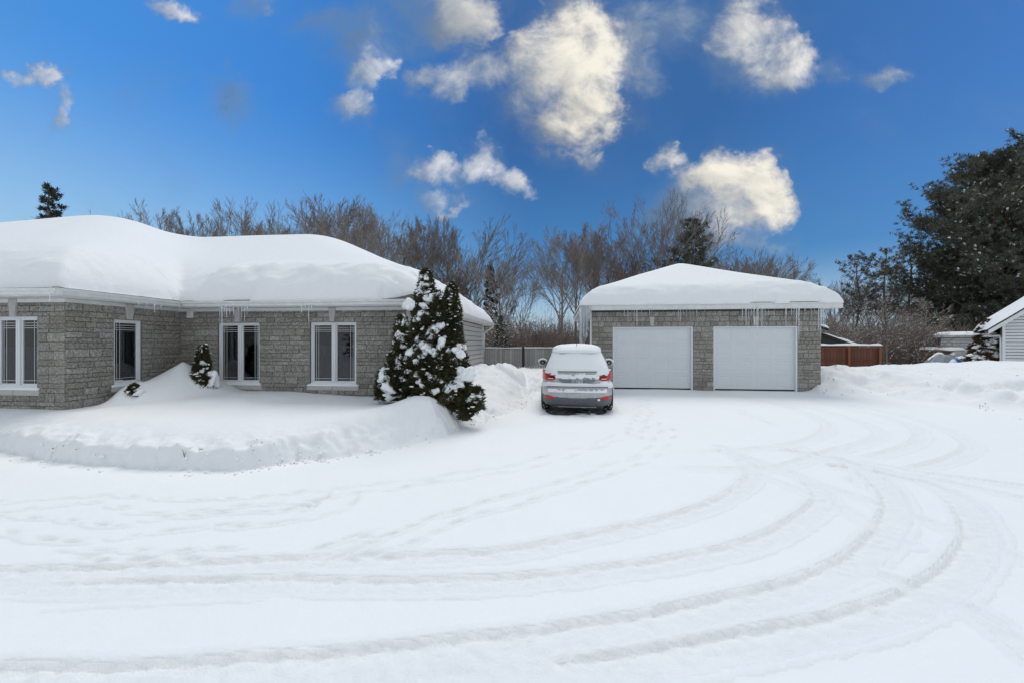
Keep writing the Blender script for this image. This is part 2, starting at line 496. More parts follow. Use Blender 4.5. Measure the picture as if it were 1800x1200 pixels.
def garden(X, Y):
    # level of the deep snow by the house
    s = .40 + .17*sstep(5.6, 9.2, Y)*sstep(-3.4, -6.0, X)*sstep(-8.6, -6.8, X)
    s = s - .10*sstep(-7.5, -9, X)*sstep(6.8, 7.8, Y)
    s = s + .05*fbm(X*.8, Y*.8, 3, 3) + .045*sstep(-3.5, -5, X)*sstep(0, 1, np.sin(X*1.3))
    # mound in the inner corner, slid off the roof
    m = 1.17*np.clip(1 - np.hypot((X+7.72)/1.28, (Y-9.35)/1.35), 0, 1)**1.05
    s = softmax(s, .46 + m*.72, .10)
    s += bump2(X, Y, -8.1, 8.35, .25, .35, .22)
    # rounded end of the bank by the cedar
    s += bump2(X, Y, -1.45, 7.70, .72, .70, .40, 1.2) + bump2(X, Y, -2.3, 7.0, .8, .6, .10)
    s -= bump2(X, Y, -.75, 9.0, .7, .7, .30)
    # piles between house and car
    s += bump2(X, Y, -.9, 13.8, 1.3, 2.2, .42) + bump2(X, Y, -.5, 14.6, .8, .9, .14)
    s += bump2(X, Y, -1.9, 11.0, .7, 1.2, .15)
    s += np.where(Y > 12, .20*np.abs(fbm(X*1.7, Y*1.7, 4, 8)), 0)
    c1 = np.clip(1-np.maximum(np.abs((X+.02-.18*(Y-14.6))/.62), np.abs((Y-14.9)/.6)), 0, 1)
    c2 = np.clip(1-np.maximum(np.abs((X-1.02)/.52), np.abs((Y-14.9)/.6)), 0, 1)
    s += .30*sstep(0, .42, c1) + .16*sstep(0, .6, c2)
    s -= bump2(X, Y, .55, 15.0, .13, .8, .35)
    return s
gs = garden(GX, GY)
ramp = sstep(0, 1, np.clip(d_l/np.maximum(w_l, .03), 0, 1))
lump = np.clip(1 - np.abs(d_l/np.maximum(w_l, .05) - .5)*1.6, 0, 1)
jd = .10*fbm(GX*1.3, GY*1.3, 3, 23)
face = .58*ramp**.8 + .42*sstep(-.05, .95, d_l + jd)*np.clip(d_l/.06, 0, 1)
strip = np.clip(1 - np.abs(d_l - .20)/.42, 0, 1)*sstep(0, .05, d_l)
left = gs*face + (lump*.6+strip)*(.12*fbm(GX*3.2, GY*3.2, 4, 21) + .030*fbm(GX*11, GY*11, 3, 22) + .045*np.clip(fbm(GX*6, GY*6, 3, 24), 0, 1))
left = np.where(d_l > 0, left, 0)

# bank along the right edge of the drive
EDGER = [(6.2, 60), (8.9, 30), (9.9, 16.4), (10.1, 15.1), (10.35, 14.2), (11.0, 13.2), (12.2, 11.6), (13.0, 9.9), (14.6, 8.2), (18, 7.0), (30, 5), (60, 3)]
jr = .30*fbm(GX*.9, GY*.9, 4, 31)
d_r, w_r = edge_field(GX + jr, GY + jr, EDGER[::-1], [2.6, 2.6, 2.6, 2.6, 2.4, 2.3, 2.2, 1.8, 1.2, .8, .8, .8])
d_r = -d_r
def rcrest(X, Y):
    s = .68 + .27*sstep(13, 20, X)
    s = s*(1-sstep(16.6, 20.5, Y)*.82)
    s = s*(1-sstep(16.0, 20, Y)*sstep(12.5, 10, X)*.15)
    s += .10*fbm(X*.55, Y*.55, 3, 41)
    s += bump2(X, Y, 11.7, 14.2, .8, .9, .30)
    return s
rampr = sstep(0, 1, np.clip(d_r/np.maximum(w_r, .1), 0, 1))
chunk = np.clip(fbm(GX*2.3, GY*2.3, 4, 44), 0, 1)
right = np.where(d_r > 0, rcrest(GX, GY)*rampr + .045*rampr*fbm(GX*4, GY*4, 4, 47) + rampr*(1-rampr)*(1.15*chunk + .26*fbm(GX*6, GY*6, 3, 45)) + .12*chunk*rampr*(GY < 19), 0)
# far yards
far = .16 + .10*fbm(GX*.12, GY*.12, 3, 51)
H = left.copy()
H = np.where(d_r > 0, np.maximum(H, right), H)
back = sstep(20, 26, GY)
H = H*(1-back) + np.maximum(far, 0)*back
H = np.where(GY > 45, H + 1.3*sstep(45, 120, GY), H)
H += .018*fbm(GX*.5, GY*.5, 3, 61) + .006*fbm(GX*3, GY*3, 3, 62)

# ---------------------------------------------------------------- tyre tracks and footprints pressed into the drive
dmin = np.full(GX.shape, 9.0)
soft = np.zeros(GX.shape)
def spline(pts, step=.03):
    P_ = np.array([GP(*p) for p in pts]); n = len(P_)
    P_ = np.vstack([2*P_[0]-P_[1], P_, 2*P_[-1]-P_[-2]])
    outp = []
    for i in range(1, n):
        a, b, c, d = P_[i-1:i+3]
        k = max(4, int(np.hypot(*(c-b))/step))
        t = np.linspace(0, 1, k, endpoint=False)[:, None]
        outp.append(.5*((2*b)+(-a+c)*t+(2*a-5*b+4*c-d)*t**2+(-a+3*b-3*c+d)*t**3))
    return np.vstack(outp)
SC_ = np.zeros(GX.shape)       # depth accumulated
RIM = np.zeros(GX.shape)
TRK = []
def press(pts, width=.20, depth=.040, rough=1.0, fade=(0, 0)):
    S = spline(pts); TRK.append((S, width))
    loc = np.full(GX.shape, 9.0); fl = np.ones(GX.shape)
    N = len(S)
    for k, (sx, sy) in enumerate(S):
        i0, i1 = np.searchsorted(gx, [sx-.42, sx+.42]); j0, j1 = np.searchsorted(gy, [sy-.42, sy+.42])
        if i1 <= i0 or j1 <= j0: continue
        wx = GX[j0:j1, i0:i1]; wy = GY[j0:j1, i0:i1]
        dd = np.hypot(wx-sx, wy-sy)
        v = loc[j0:j1, i0:i1]
        kk = dd < v
        v[kk] = dd[kk]
        f = 1.0
        if fade[0]: f *= min(1, k/(fade[0]*N))
        if fade[1]: f *= min(1, (N-k)/(fade[1]*N))
        fl[j0:j1, i0:i1][kk] = f
    e = .012*fbm(GX*6, GY*6, 3, 71) + .009*fbm(GX*22, GY*22, 2, 75)
    prof = sstep(width/2+.014, width/2-.016, loc + e)
    dep = depth*prof*fl
    rim = .010*np.exp(-((loc-width/2-.05)/.035)**2)*fl*(.5+np.clip(fbm(GX*7, GY*7, 3, 72)+.3, 0, 1.2))
    np.maximum(SC_, dep, out=SC_)
    np.maximum(RIM, rim, out=RIM)
T = press
T([(380, 1260), (620, 1215), (900, 1188), (1100, 1170), (1300, 1135), (1500, 1096), (1625, 1050), (1695, 1000), (1722, 950), (1712, 910), (1682, 876), (1632, 850), (1560, 832), (1470, 818)], .24, 0.037)
T([(-60, 1195), (200, 1192), (450, 1177), (650, 1160), (900, 1132), (1080, 1105), (1250, 1072), (1400, 1035), (1500, 990), (1552, 945), (1575, 900), (1565, 865), (1540, 838), (1500, 815), (1450, 800), (1380, 790)], .22, 0.036)
T([(-60, 1028), (120, 1030), (300, 1028), (500, 1024), (700, 1027), (900, 1022), (1100, 1000), (1250, 975), (1350, 945), (1420, 905), (1446, 880), (1442, 862), (1425, 850)], .19, 0.030)
T([(-60, 1010), (150, 1003), (300, 996), (550, 985), (750, 979), (900, 970), (1050, 940), (1200, 905), (1285, 870), (1322, 840), (1322, 822), (1300, 804), (1270, 790)], .18, 0.030)
T([(1150, 793), (1275, 792), (1372, 783), (1430, 770), (1454, 752), (1436, 735), (1376, 712), (1325, 701), (1260, 693)], .17, 0.023, fade=(.15, .2))
T([(1105, 821), (1275, 825), (1372, 821), (1450, 797), (1528, 775), (1545, 761), (1516, 743), (1450, 723), (1372, 708), (1300, 699)], .17, 0.023, fade=(.15, .2))
T([(1500, 811), (1586, 788), (1617, 770), (1605, 750), (1550, 731), (1450, 709), (1380, 700)], .18, 0.024, fade=(.1, .2))
T([(1560, 833), (1600, 824), (1668, 808), (1706, 788), (1694, 772), (1646, 749), (1570, 727), (1469, 708), (1392, 698)], .19, 0.029, fade=(.1, .2))
T([(1265, 783), (1300, 800), (1380, 828), (1450, 855), (1560, 892), (1660, 930), (1800, 985), (1900, 1030)], .15, 0.019)
T([(1400, 784), (1440, 800), (1567, 827), (1683, 850), (1830, 884)], .16, 0.020)
T([(1520, 812), (1640, 832), (1830, 858)], .15, 0.017)
T([(1320, 830), (1420, 868), (1500, 905), (1600, 960)], .10, 0.012)
T([(1510, 1000), (1600, 1030), (1700, 1070), (1790, 1130), (1850, 1180)], .14, 0.022)
T([(0, 1060), (250, 1045), (480, 1036), (600, 1032)], .14, 0.010, fade=(.3, .4))
rs = np.random.RandomState(5)
def scuffs(pts, spread=.13, gap=.46):
    S = spline(pts, gap)
    for k, (sx, sy) in enumerate(S):
        dd = S[min(k+1, len(S)-1)] - S[max(k-1, 0)]
        a = math.atan2(dd[1], dd[0]) + rs.normal(0, .12)
        cx = sx + rs.normal(0, .03) + (-1)**k*spread*math.sin(a); cy = sy - (-1)**k*spread*math.cos(a) + rs.normal(0, .03)
        L_, w_ = rs.uniform(.07, .15), rs.uniform(.03, .05)
        i0, i1 = np.searchsorted(gx, [cx-.6, cx+.6]); j0, j1 = np.searchsorted(gy, [cy-.6, cy+.6])
        wx = GX[j0:j1, i0:i1]-cx; wy = GY[j0:j1, i0:i1]-cy
        u = (wx*math.cos(a)+wy*math.sin(a))/L_; v = (-wx*math.sin(a)+wy*math.cos(a))/w_
        n = .35*fbm(GX[j0:j1, i0:i1]*9, GY[j0:j1, i0:i1]*9, 3, 81)
        p_ = rs.uniform(.030, .055)*np.exp(-np.clip(u*u+v*v+n, 0, 50)**1.5)
        np.maximum(SC_[j0:j1, i0:i1], p_, out=SC_[j0:j1, i0:i1])
        q_ = .012*np.exp(-((np.sqrt(u*u+v*v)-1.7)/.6)**2)*(v < 0)
        np.maximum(RIM[j0:j1, i0:i1], q_, out=RIM[j0:j1, i0:i1])
scuffs([(-80, 893), (60, 884), (180, 876), (300, 885), (420, 880), (560, 865), (700, 848), (820, 832), (930, 812), (1040, 782), (1100, 762), (1148, 735)])
scuffs([(620, 960), (700, 940), (800, 908), (880, 882), (970, 857), (1060, 826), (1140, 796), (1166, 765), (1168, 740)])
scuffs([(-80, 915), (60, 922), (160, 935), (300, 920), (400, 910), (480, 905), (560, 892), (600, 870)], .16)
scuffs([(140, 975), (260, 970), (420, 972)], .08)
scuffs([(560, 970), (590, 960), (640, 945)], .10, .2)
scuffs([(1130, 700), (1135, 720), (1125, 745), (1110, 770)], .14, .22)
scuffs([(1490, 820), (1510, 835), (1515, 860)], .08, .16)
scuffs([(1300, 720), (1330, 735), (1360, 748)], .08, .25)
tread = SC_/.030
drive = (d_l <= 0) & (d_r <= 0)
rg = np.clip(tread, 0, 1)*(.015*fbm(GX*15, GY*15, 3, 91) + .010*vnoise(GX*33, GY*33, 92))
H = np.where(drive | (d_l < .05), H - SC_ + RIM*(1-np.clip(tread, 0, 1)) + rg, H)
# packed, bare patch under the car
car_c = (1.90, 11.9)
und = sstep(1.0, .75, np.maximum(np.abs((GX-1.62-(GY-9.9)*.14)/1.0), np.abs((GY-11.8)/2.45)) + .12*fbm(GX*4, GY*4, 3, 95))
H = H*(1-und) + (-.048 + .045*np.clip(fbm(GX*3.1, GY*3.1, 4, 97), -.3, 1))*und
ring = np.exp(-((np.maximum(np.abs((GX-1.62-(GY-9.9)*.14)/1.12), np.abs((GY-11.9)/2.35))-1.0)/.07)**2)
H += np.where(GY < 14.5, .022*ring*np.clip(.55+fbm(GX*5, GY*5, 3, 96)*1.6, 0, 1.3), 0)

nxg, nyg = len(gx), len(gy)
VV = np.stack([GX, GY, H], -1).reshape(-1, 3)
ii, jj = np.meshgrid(np.arange(nxg-1), np.arange(nyg-1))
b0 = (jj*nxg+ii)
FF = np.stack([b0, b0+1, b0+nxg+1, b0+nxg], -1).reshape(-1, 4)
fd_l = d_l[:-1, :-1].ravel(); fd_r = d_r[:-1, :-1].ravel(); fy = GY[:-1, :-1].ravel()
cls = np.where(fy > 21, 3, np.where(fd_r > 0, 2, np.where(fd_l > 0, 1, 0)))
TR = (tread + .25*(RIM > .004)).ravel()
def sub(name, m, sel):
    f = FF[sel]
    u, inv = np.unique(f, return_inverse=True)
    me = mesh(name, VV[u], inv.reshape(f.shape), m, smooth=True)
    at_ = me.attributes.new('tread', 'FLOAT', 'POINT'); at_.data.foreach_set('value', np.clip(TR[u], 0, 1).astype(np.float32))
    o = obj(name, me)
    tag(o, kind='structure')
    return o
sub('driveway', SNOW, cls == 0)
sub('snow_bank', SNOWR, cls == 1)
sub('snow_bank', SNOWR, cls == 2)
sub('snow_field', SNOW, cls == 3)
def hgt(x, y):
    j = int(np.clip(np.searchsorted(gy, y), 0, nyg-1)); i = int(np.clip(np.searchsorted(gx, x), 0, nxg-1))
    return float(H[j, i])
# wet asphalt under the car; pale blotches paint in light reflections and snow bits
WETA = mat('wet_asphalt', rough=.45, var=lambda gg: (gg.mix(gg.ss(gg.noise(pos(gg), 5, 6, .7), .45, .68), (.035, .034, .033, 1), (.30, .30, .30, 1)), gg.bump(gg.noise(pos(gg), 60, 3), .6, .01)))
pv = []; pf = []
pts = []
for a in range(28):
    t = a/28*6.2832
    c, s = math.cos(t), math.sin(t)
    ex, ey = abs(c)**.5*math.copysign(1, c)*.86, abs(s)**.5*math.copysign(1, s)*2.1
    ey *= 1+.03*math.sin(5*t); ex *= 1+.05*math.sin(7*t+1)
    pts.append((1.62+ex+(ey+2.0)*.14, 11.95+ey, -.030))
o = obj('bare_pavement', mesh('bare_pavement', pts, [list(range(28))], WETA)); tag(o, kind='structure')

# ================================================================ STONE WALLS
rng = random.Random(7)
def stone_variant(seed):
    r = np.random.RandomState(seed)
    nx, nz = 5, 4
    V = []; F = []
    for j in range(nz):
        for i in range(nx):
            x = -.5 + i/(nx-1); z = -.5 + j/(nz-1)
            edge = i in (0, nx-1) or j in (0, nz-1)
            if 0 < i < nx-1: x += r.uniform(-.06, .06)
            if 0 < j < nz-1: z += r.uniform(-.08, .08)
            if edge: V.append((x*(.985), -.45 + r.uniform(-.12, .12), z*.97))
            else: V.append((x, -1 + r.uniform(-.35, .35), z))
    for j in range(nz-1):
        for i in range(nx-1):
            a = j*nx+i
            if (i+j) % 2: F += [[a, a+1, a+nx+1], [a, a+nx+1, a+nx]]
            else: F += [[a, a+1, a+nx], [a+1, a+nx+1, a+nx]]
    ring = [i for i in range(nx)] + [j*nx+nx-1 for j in range(1, nz)] + [(nz-1)*nx+i for i in range(nx-2, -1, -1)] + [j*nx for j in range(nz-2, 0, -1)]
    k = len(V)
    for q in ring: V.append((V[q][0], .3, V[q][2]))
    for t in range(len(ring)):
        a, b = ring[t], ring[(t+1) % len(ring)]
        F.append([a, k+t, k+(t+1) % len(ring), b])
    return mesh('stone', V, F, STONE)
STONES = [stone_variant(s) for s in range(10)]

def stone_rects(width, z0, z1, openings, seed, hs=(.085, .17, .12), wr=(.19, .40)):
    r = random.Random(seed)
    marks = sorted({z0, z1} | {z for op in openings for z in op[2:4] if z0 < z < z1})
    rects = []
    for a, b in zip(marks[:-1], marks[1:]):
        z = a
        rows = []
        while z < b-1e-6:
            h = r.choice(hs)
            if b-z-h < .07: h = b-z if b-z < .25 else (b-z)/2
            rows.append((z, min(b, z+h))); z = min(b, z+h)
        for (za, zb) in rows:
            cuts = [(o[0], o[1]) for o in openings if o[2] < (za+zb)/2 < o[3]]
            x = 0.0
            spans = []
            for (c0, c1) in sorted(cuts):
                if c0 > x+.02: spans.append((x, c0))
                x = max(x, c1)
            if x < width-.02: spans.append((x, width))
            for (s0, s1) in spans:
                q = s0
                while q < s1-1e-6:
                    w = r.uniform(*wr)*(.75 if zb-za < .11 and r.random() < .4 else 1)
                    if s1-q-w < .14: w = s1-q if s1-q < .5 else (s1-q)/2
                    e = min(s1, q+w)
                    rects.append((q, e, za, zb)); q = e
    return rects

def lay_stones(parent, walls, limit=300, joint=.009, depth=.018):
    """walls: (origin, direction angle in the parent's plane, rects)"""
    allr = []
    mw = Matrix.Translation(parent.location) @ parent.rotation_euler.to_matrix().to_4x4()
    for (org, ang, rects) in walls:
        for (x0, x1, za, zb) in rects:
            cx = (x0+x1)/2
            p = (org[0]+cx*math.cos(ang), org[1]+cx*math.sin(ang), (za+zb)/2)
            wp = mw @ Vector(p)
            vis = wp.z > hgt(wp.x, wp.y-.15) - .10 and abs(wp.x/wp.y) < 1.32
            dist = (wp-Vector((0, 0, EYE))).length
            allr.append(((x1-x0)*(zb-za)/dist**2 * (1 if vis else .01), p, ang, x1-x0-joint, zb-za-joint))
    allr.sort(key=lambda t: -t[0])
    r = random.Random(3)
    for (_, p, ang, w, h) in allr[:limit]:
        obj('stone', r.choice(STONES), parent, p, (w, depth*r.uniform(.8, 1.3), h), (0, 0, ang))
    rest = allr[limit:]
    if rest:
        V = []; F = []
        for (_, p, ang, w, h) in rest:
            me = r.choice(STONES); k = len(V); d = depth*r.uniform(.8, 1.3); c, s = math.cos(ang), math.sin(ang)
            for v in me.vertices:
                x, y, z = v.co.x*w, v.co.y*d, v.co.z*h
                V.append((p[0]+x*c-y*s, p[1]+x*s+y*c, p[2]+z))
            F += [[k+i for i in pl.vertices] for pl in me.polygons]
        o = obj('stone', mesh('stone', V, F, STONE), parent); o['kind'] = 'stuff'

def wall_with_openings(mb, w, t, z0, z1, ops, y0=0.0):
    """wall slab along x from 0 to w, front at y0, thickness t, rectangular openings"""
    xs = sorted({0.0, w} | {v for o in ops for v in o[:2]}); zs = sorted({z0, z1} | {v for o in ops for v in o[2:4]})
    for a, b in zip(xs[:-1], xs[1:]):
        for c, d in zip(zs[:-1], zs[1:]):
            if any(o[0]-1e-6 <= a and b <= o[1]+1e-6 and o[2]-1e-6 <= c and d <= o[3]+1e-6 for o in ops): continue
            mb.box(a, b, y0, y0+t, c, d)

# ================================================================ WINDOWS
def window(parent, loc, ang, w, h, lights=2, grille=True, curtain=None, snow=True, sill=True):
    """loc is the lower left corner of the opening on the wall face; the window is set 5 cm back"""
    f = MB()
    t = .044
    yb, yf = .10, -.012
    f.box(0, w, yf, yb, 0, t); f.box(0, w, yf, yb, h-t, h); f.box(0, t, yf, yb, t, h-t); f.box(w-t, w, yf, yb, t, h-t)
    panes = [(t, w-t)]
    if lights == 2:
        f.box(w/2-.045, w/2+.045, yf-.004, yb, t, h-t)
        panes = [(t, w/2-.045), (w/2+.045, w-t)]
    s = .028
    for (a, b) in panes:
        f.box(a, b, .012, .06, t, t+s); f.box(a, b, .012, .06, h-t-s, h-t); f.box(a, a+s, .012, .06, t+s, h-t-s); f.box(b-s, b, .012, .06, t+s, h-t-s)
    if lights == 2:
        f.box(w/2-.006, w/2+.006, yf-.010, yf-.004, t, h-t)
    wo = f.build('window', WHITE, parent, bevel=.004)
    wo.location = loc; wo.rotation_euler = (0, 0, ang)
    for (a, b) in panes:
        obj('pane', MB().box(a+s-.004, b-s+.004, .034, .040, t+s-.004, h-t-s+.004).me('pane', GLASS), wo)
    if grille:
        mb = MB(); q = .011
        for (a, b) in panes:
            x0, x1, z0, z1 = a+s, b-s, t+s, h-t-s
            for zz in (z1-.055, z1-.105, z1-.150): mb.box(x0, x1, .022, .0275, zz-q/2, zz+q/2)
            mb.box(x0, x1, .022, .0275, z0+.055, z0+.055+q)
            for xx in ((x0+.045, x0+.105) if a < w/2-.1 or lights == 1 else (x1-.045, x1-.105)): mb.box(xx-q/2, xx+q/2, .028, .0325, z0, z1)
        mb.build('muntin', MUNT, wo)
    if sill:
        sm = MB()
        half = w/2
        sm.box(-.07, half-.004, -.085, .05, -.15, -.045); sm.box(half+.004, w+.07, -.085, .05, -.15, -.045)
        sm.build('sill', KEYST, wo, bevel=.008)
    if snow:
        n = 26; V = []; F = []
        for i in range(n+1):
            x = -.07 + (w+.14)*i/n
            e = min(1, min(i, n-i)/2.0)
            hh = .055*(.55+.45*e)+.012*float(fbm(np.array([x*5.1]), np.array([loc[0]*3.0]), 3, 5)[0])
            for (yy, zz) in ((-.088, -.046), (-.092, -.046+hh*.6), (-.06, -.046+hh), (-.02, -.03+hh*1.1), (.012, -.02+hh*1.25)):
                V.append((x, yy, zz))
        for i in range(n):
            for k in range(4): F.append([i*5+k, i*5+5+k, i*5+6+k, i*5+1+k])
        F += [[0, 1, 2, 3, 4], [n*5+4, n*5+3, n*5+2, n*5+1, n*5]]
        obj('sill_snow', mesh('sill_snow', V, F, SNOW, True), wo)
    # dark room behind
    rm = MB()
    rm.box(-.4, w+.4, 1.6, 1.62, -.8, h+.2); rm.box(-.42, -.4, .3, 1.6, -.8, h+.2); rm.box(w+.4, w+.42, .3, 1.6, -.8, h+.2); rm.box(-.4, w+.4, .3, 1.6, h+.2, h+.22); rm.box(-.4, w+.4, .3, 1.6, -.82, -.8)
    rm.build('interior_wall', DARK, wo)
    for c in (curtain or []):
        # hanging sheer: polygon edge from (x0 at top..) drawn back to one side
        xa, xb, xc, zc = c          # top from xa to xb, drawn in to xc at height zc
        n, m_ = 22, 12; V = []; F = []
        for j in range(m_+1):
            z = h-.06 - (h-.1)*j/m_
            k = min(1, (h-.06-z)/max(.01, h-.06-zc))
            e = xb + (xc-xb)*k**1.3
            for i in range(n+1):
                x = xa + (e-xa)*i/n
                V.append((x, .20+.022*math.sin(i*1.9)*(1+.3*math.sin(j)), z))
        for j in range(m_):
            for i in range(n): F.append([j*(n+1)+i, j*(n+1)+i+1, (j+1)*(n+1)+i+1, (j+1)*(n+1)+i])
        obj('curtain', mesh('curtain', V, F, CURT, True), wo)
    return wo

def keystone(parent, p, ang, hgt_):
    mb = MB()
    mb.prism([(-.055, 0), (.055, 0), (.095, hgt_), (-.095, hgt_)], -.055, .0, 1)
    o = mb.build('keystone', KEYST, parent, bevel=.008)
    o.location = p; o.rotation_euler = (0, 0, ang)

def icicle_variant(seed):
    r = random.Random(seed); path = []; rad = []
    n = 9
    for i in range(n+1):
        t = i/n
        path.append((r.uniform(-.04, .04)*(i > 0), r.uniform(-.04, .04)*(i > 0), -t))
        rad.append(max(.02, (1-t)**.75*(1+.25*math.sin(9*t+seed)))*1.0)
    mb = MB()
    P_ = [Vector(p) for p in path]
    k = 0
    for i, p in enumerate(P_):
        for a in range(7):
            mb.V.append((p.x+rad[i]*math.cos(a*.8976), p.y+rad[i]*math.sin(a*.8976), p.z))
    for i in range(n):
        for a in range(7):
            b = (a+1) % 7
            mb.F.append([i*7+a, i*7+b, i*7+7+b, i*7+7+a])
    mb.F.append([n*7+a for a in range(7)])
    return mesh('icicle', mb.V, mb.F, ICE, True)
ICICLES = [icicle_variant(s) for s in range(5)]
def icicle(parent, x, y, z, length, r=.016):
    obj('icicle', ICICLES[int(abs(x)*977) % 5], parent, (x, y, z), (r, r, length))

# ================================================================ HOUSE
HA = R(-5.5)
house = empty('house', 'long grey stone bungalow with deep snow on its hipped roof and white framed windows', 'house', (-2.47, 9.5, 0), HA)
HM = Matrix.Translation(house.location) @ house.rotation_euler.to_matrix().to_4x4()
WX = -5.93; WY = -2.41; SZ = 2.60          # inner corner, wing front, soffit height
XL = -19.0
wz0, wz1 = EYE-1.00, EYE+.495              # window bottoms and tops
main_ops = [(-4.918-WX, -3.805-WX, wz0, wz1), (-2.478-WX, -1.303-WX, wz0, wz1)]
m = MB(); wall_with_openings(m, -WX, .24, -.1, SZ+.1, main_ops, .012)
o = m.build('wall', MORTAR_SHADE, house); o.location = (WX, 0, 0)
# wing side wall runs from the inner corner towards the drive
vz0, vz1 = EYE-.90, EYE+.50
side_ops = [(2.41-1.55, 2.41-.96, vz0, vz1)]
m = MB(); wall_with_openings(m, 2.41, .24, -.1, SZ+.1, side_ops, .012)
o = m.build('wall', MORTAR_SHADE, house); o.location = (WX, WY, 0); o.rotation_euler = (0, 0, R(90))
uz0, uz1 = EYE-.87, EYE+.51
WW = 3.9
front_ops = [(WW-.61-.98, WW-.61, uz0, uz1)]
m = MB(); wall_with_openings(m, WW-.26, .24, -.1, SZ+.1, front_ops, .012)
o = m.build('wall', MORTAR_SHADE, house); o.location = (WX-WW, WY, 0)
m = MB(); m.box(XL, WX-WW, WY+.012, WY+.25, -.1, SZ+.1); m.box(XL, XL+.24, WY+.25, 10.4, -.1, SZ+.1); m.box(XL, -.02, 10.16, 10.39, -.1, SZ+.1)
m.build('wall', MORTAR_SHADE, house)
lay_stones(house, [
    ((WX, 0), 0, stone_rects(-WX, .2, SZ, main_ops, 1)),
    ((WX, WY), R(90), stone_rects(2.41, .2, SZ, side_ops, 2)),
    ((WX-WW, WY), 0, stone_rects(WW, .2, SZ, front_ops, 3))])
# side wall of horizontal siding
m = MB(); m.box(-.24, -.022, .26, 10.16, -.1, SZ+.1); m.build('wall', MORTAR_SHADE, house)  # dark backing paints the shadow lines between the siding boards
zz = .05; e = .20
sb = None
while zz < SZ-.02:
    h = min(e, SZ-zz)
    mb = MB().prism([(-.02, zz), (.046, zz), (.050, zz+.02), (.012, zz+h-.026), (-.02, zz+h-.026)], .09, 10.30, 1)
    mb.build('siding_board', SIDING, house)
    zz += e
MB().box(-.02, .058, 10.30, 10.42, 0, SZ).build('corner_post', WHITE, house)
MB().box(-.04, .034, -.03, .09, 0, SZ).build('corner_post', SIDING, house)
# windows
w1 = window(house, (-2.478, .05, wz0), 0, 1.175, wz1-wz0, 2, True, [(.08, .12, .46, .25)])
w2 = window(house, (-4.918, .05, wz0), 0, 1.113, wz1-wz0, 2, True, [(1.03, 1.02, .62, .4)])
w3 = window(house, (WX-.05, WY+2.41-1.55, vz0), R(90), .59, vz1-vz0, 1, True, None)
w4 = window(house, (WX-.61-.98, WY+.05, uz0), 0, .98, uz1-uz0, 2, True, [(.90, .88, .70, .4)])
for (x, y, a) in ((-2.478+.5875, 0, 0), (-4.918+.556, 0, 0), (WX-.61-.49, WY, 0)): keystone(house, (x, y, wz1+.012), a, SZ-wz1-.02)
keystone(house, (WX, WY+2.41-1.255, vz1+.012), R(90), SZ-vz1-.02)
# small white vent near the inner corner
v = MB().box(-.085, .085, -.05, 0, -.085, .085).build('wall_vent', WHITE, house, bevel=.012); v.location = (-5.63, -.02, 2.45)
obj('vent_cover', MB().box(-.045, .045, -.075, -.052, -.045, .045).me('vent_cover', TRIM, .01), v)
# soffits, frieze, fascia, gutters
OV = .42
EZ = 2.73
sf = MB()
sf.box(WX+OV, OV, -OV, 0, SZ, SZ+.012); sf.box(0.04, OV, .0, 10.8, SZ, SZ+.012)
sf.box(WX+.0, WX+OV, WY-OV, 0, SZ, SZ+.012); sf.box(XL-.3, WX, WY-OV, WY, SZ, SZ+.012)
sf.build('soffit', SOFF, house)
fz = MB()
fz.box(WX+.035, -.04, -.035, -.003, SZ-.075, SZ-.002); fz.box(WX+.004, WX+.035, WY-.035, -.003, SZ-.075, SZ-.002); fz.box(XL, WX+.004, WY-.035, WY-.003, SZ-.075, SZ-.002)
fz.build('frieze_board', TRIM, house, bevel=.004)
fs = MB()
fs.box(WX+OV+.02, OV+.02, -OV-.02, -OV, SZ-.01, EZ); fs.box(OV, OV+.02, -OV, 10.82, SZ-.01, EZ)
fs.box(WX+OV, WX+OV+.02, WY-OV-.02, -OV, SZ-.01, EZ); fs.box(XL-.3, WX+OV, WY-OV-.02, WY-OV, SZ-.01, EZ)
fs.build('fascia', TRIM, house)
def gutter(parent, p0, p1, zt, nrm):
    """K profile eavestrough from p0 to p1, nrm points away from the fascia"""
    prof = [(0.0, -.115), (.065, -.115), (.075, -.07), (.105, -.045), (.112, -.005), (.112, 0), (.100, 0), (.100, -.02), (.012, -.02), (.012, 0), (0, 0)]
    d = Vector((p1[0]-p0[0], p1[1]-p0[1], 0)); V = []; F = []; n = len(prof)
    k = max(2, int(d.length/1.2))
    for i in range(k+1):
        q = Vector((p0[0], p0[1], 0))+d*(i/k)
        dz = .006*math.sin(i*2.1+p0[0])
        for (a, z) in prof: V.append((q.x+nrm[0]*a, q.y+nrm[1]*a, zt+z+dz))
    for i in range(k):
        for a in range(n):
            b = (a+1) % n
            F.append([i*n+a, i*n+n+a, i*n+n+b, i*n+b])
    F += [list(range(n)), [k*n+i for i in range(n)][::-1]]
    me = mesh('gutter', V, F, TRIM)
    bm = bmesh.new(); bm.from_mesh(me); bmesh.ops.recalc_face_normals(bm, faces=bm.faces); bm.to_mesh(me); bm.free()
    return obj('gutter', me, parent)
GZ = EZ-.005
gutter(house, (WX+OV+.14, -OV-.022), (OV+.1, -OV-.022), GZ, (0, -1))
gutter(house, (WX+OV+.022, WY-OV-.13), (WX+OV+.022, -OV-.03), GZ, (1, 0))
gutter(house, (XL-.3, WY-OV-.022), (WX+OV+.13, WY-OV-.022), GZ, (0, -1))
gutter(house, (OV+.022, -OV), (OV+.022, 10.85), GZ, (1, 0))
MB().tube([(OV+.07, 10.70, GZ-.11), (OV+.06, 10.68, GZ-.2), (.10, 10.52, SZ-.34), (.085, 10.46, SZ-.44), (.085, 10.46, .2)], .038, 8).build('downspout', TRIM, house, smooth=True)

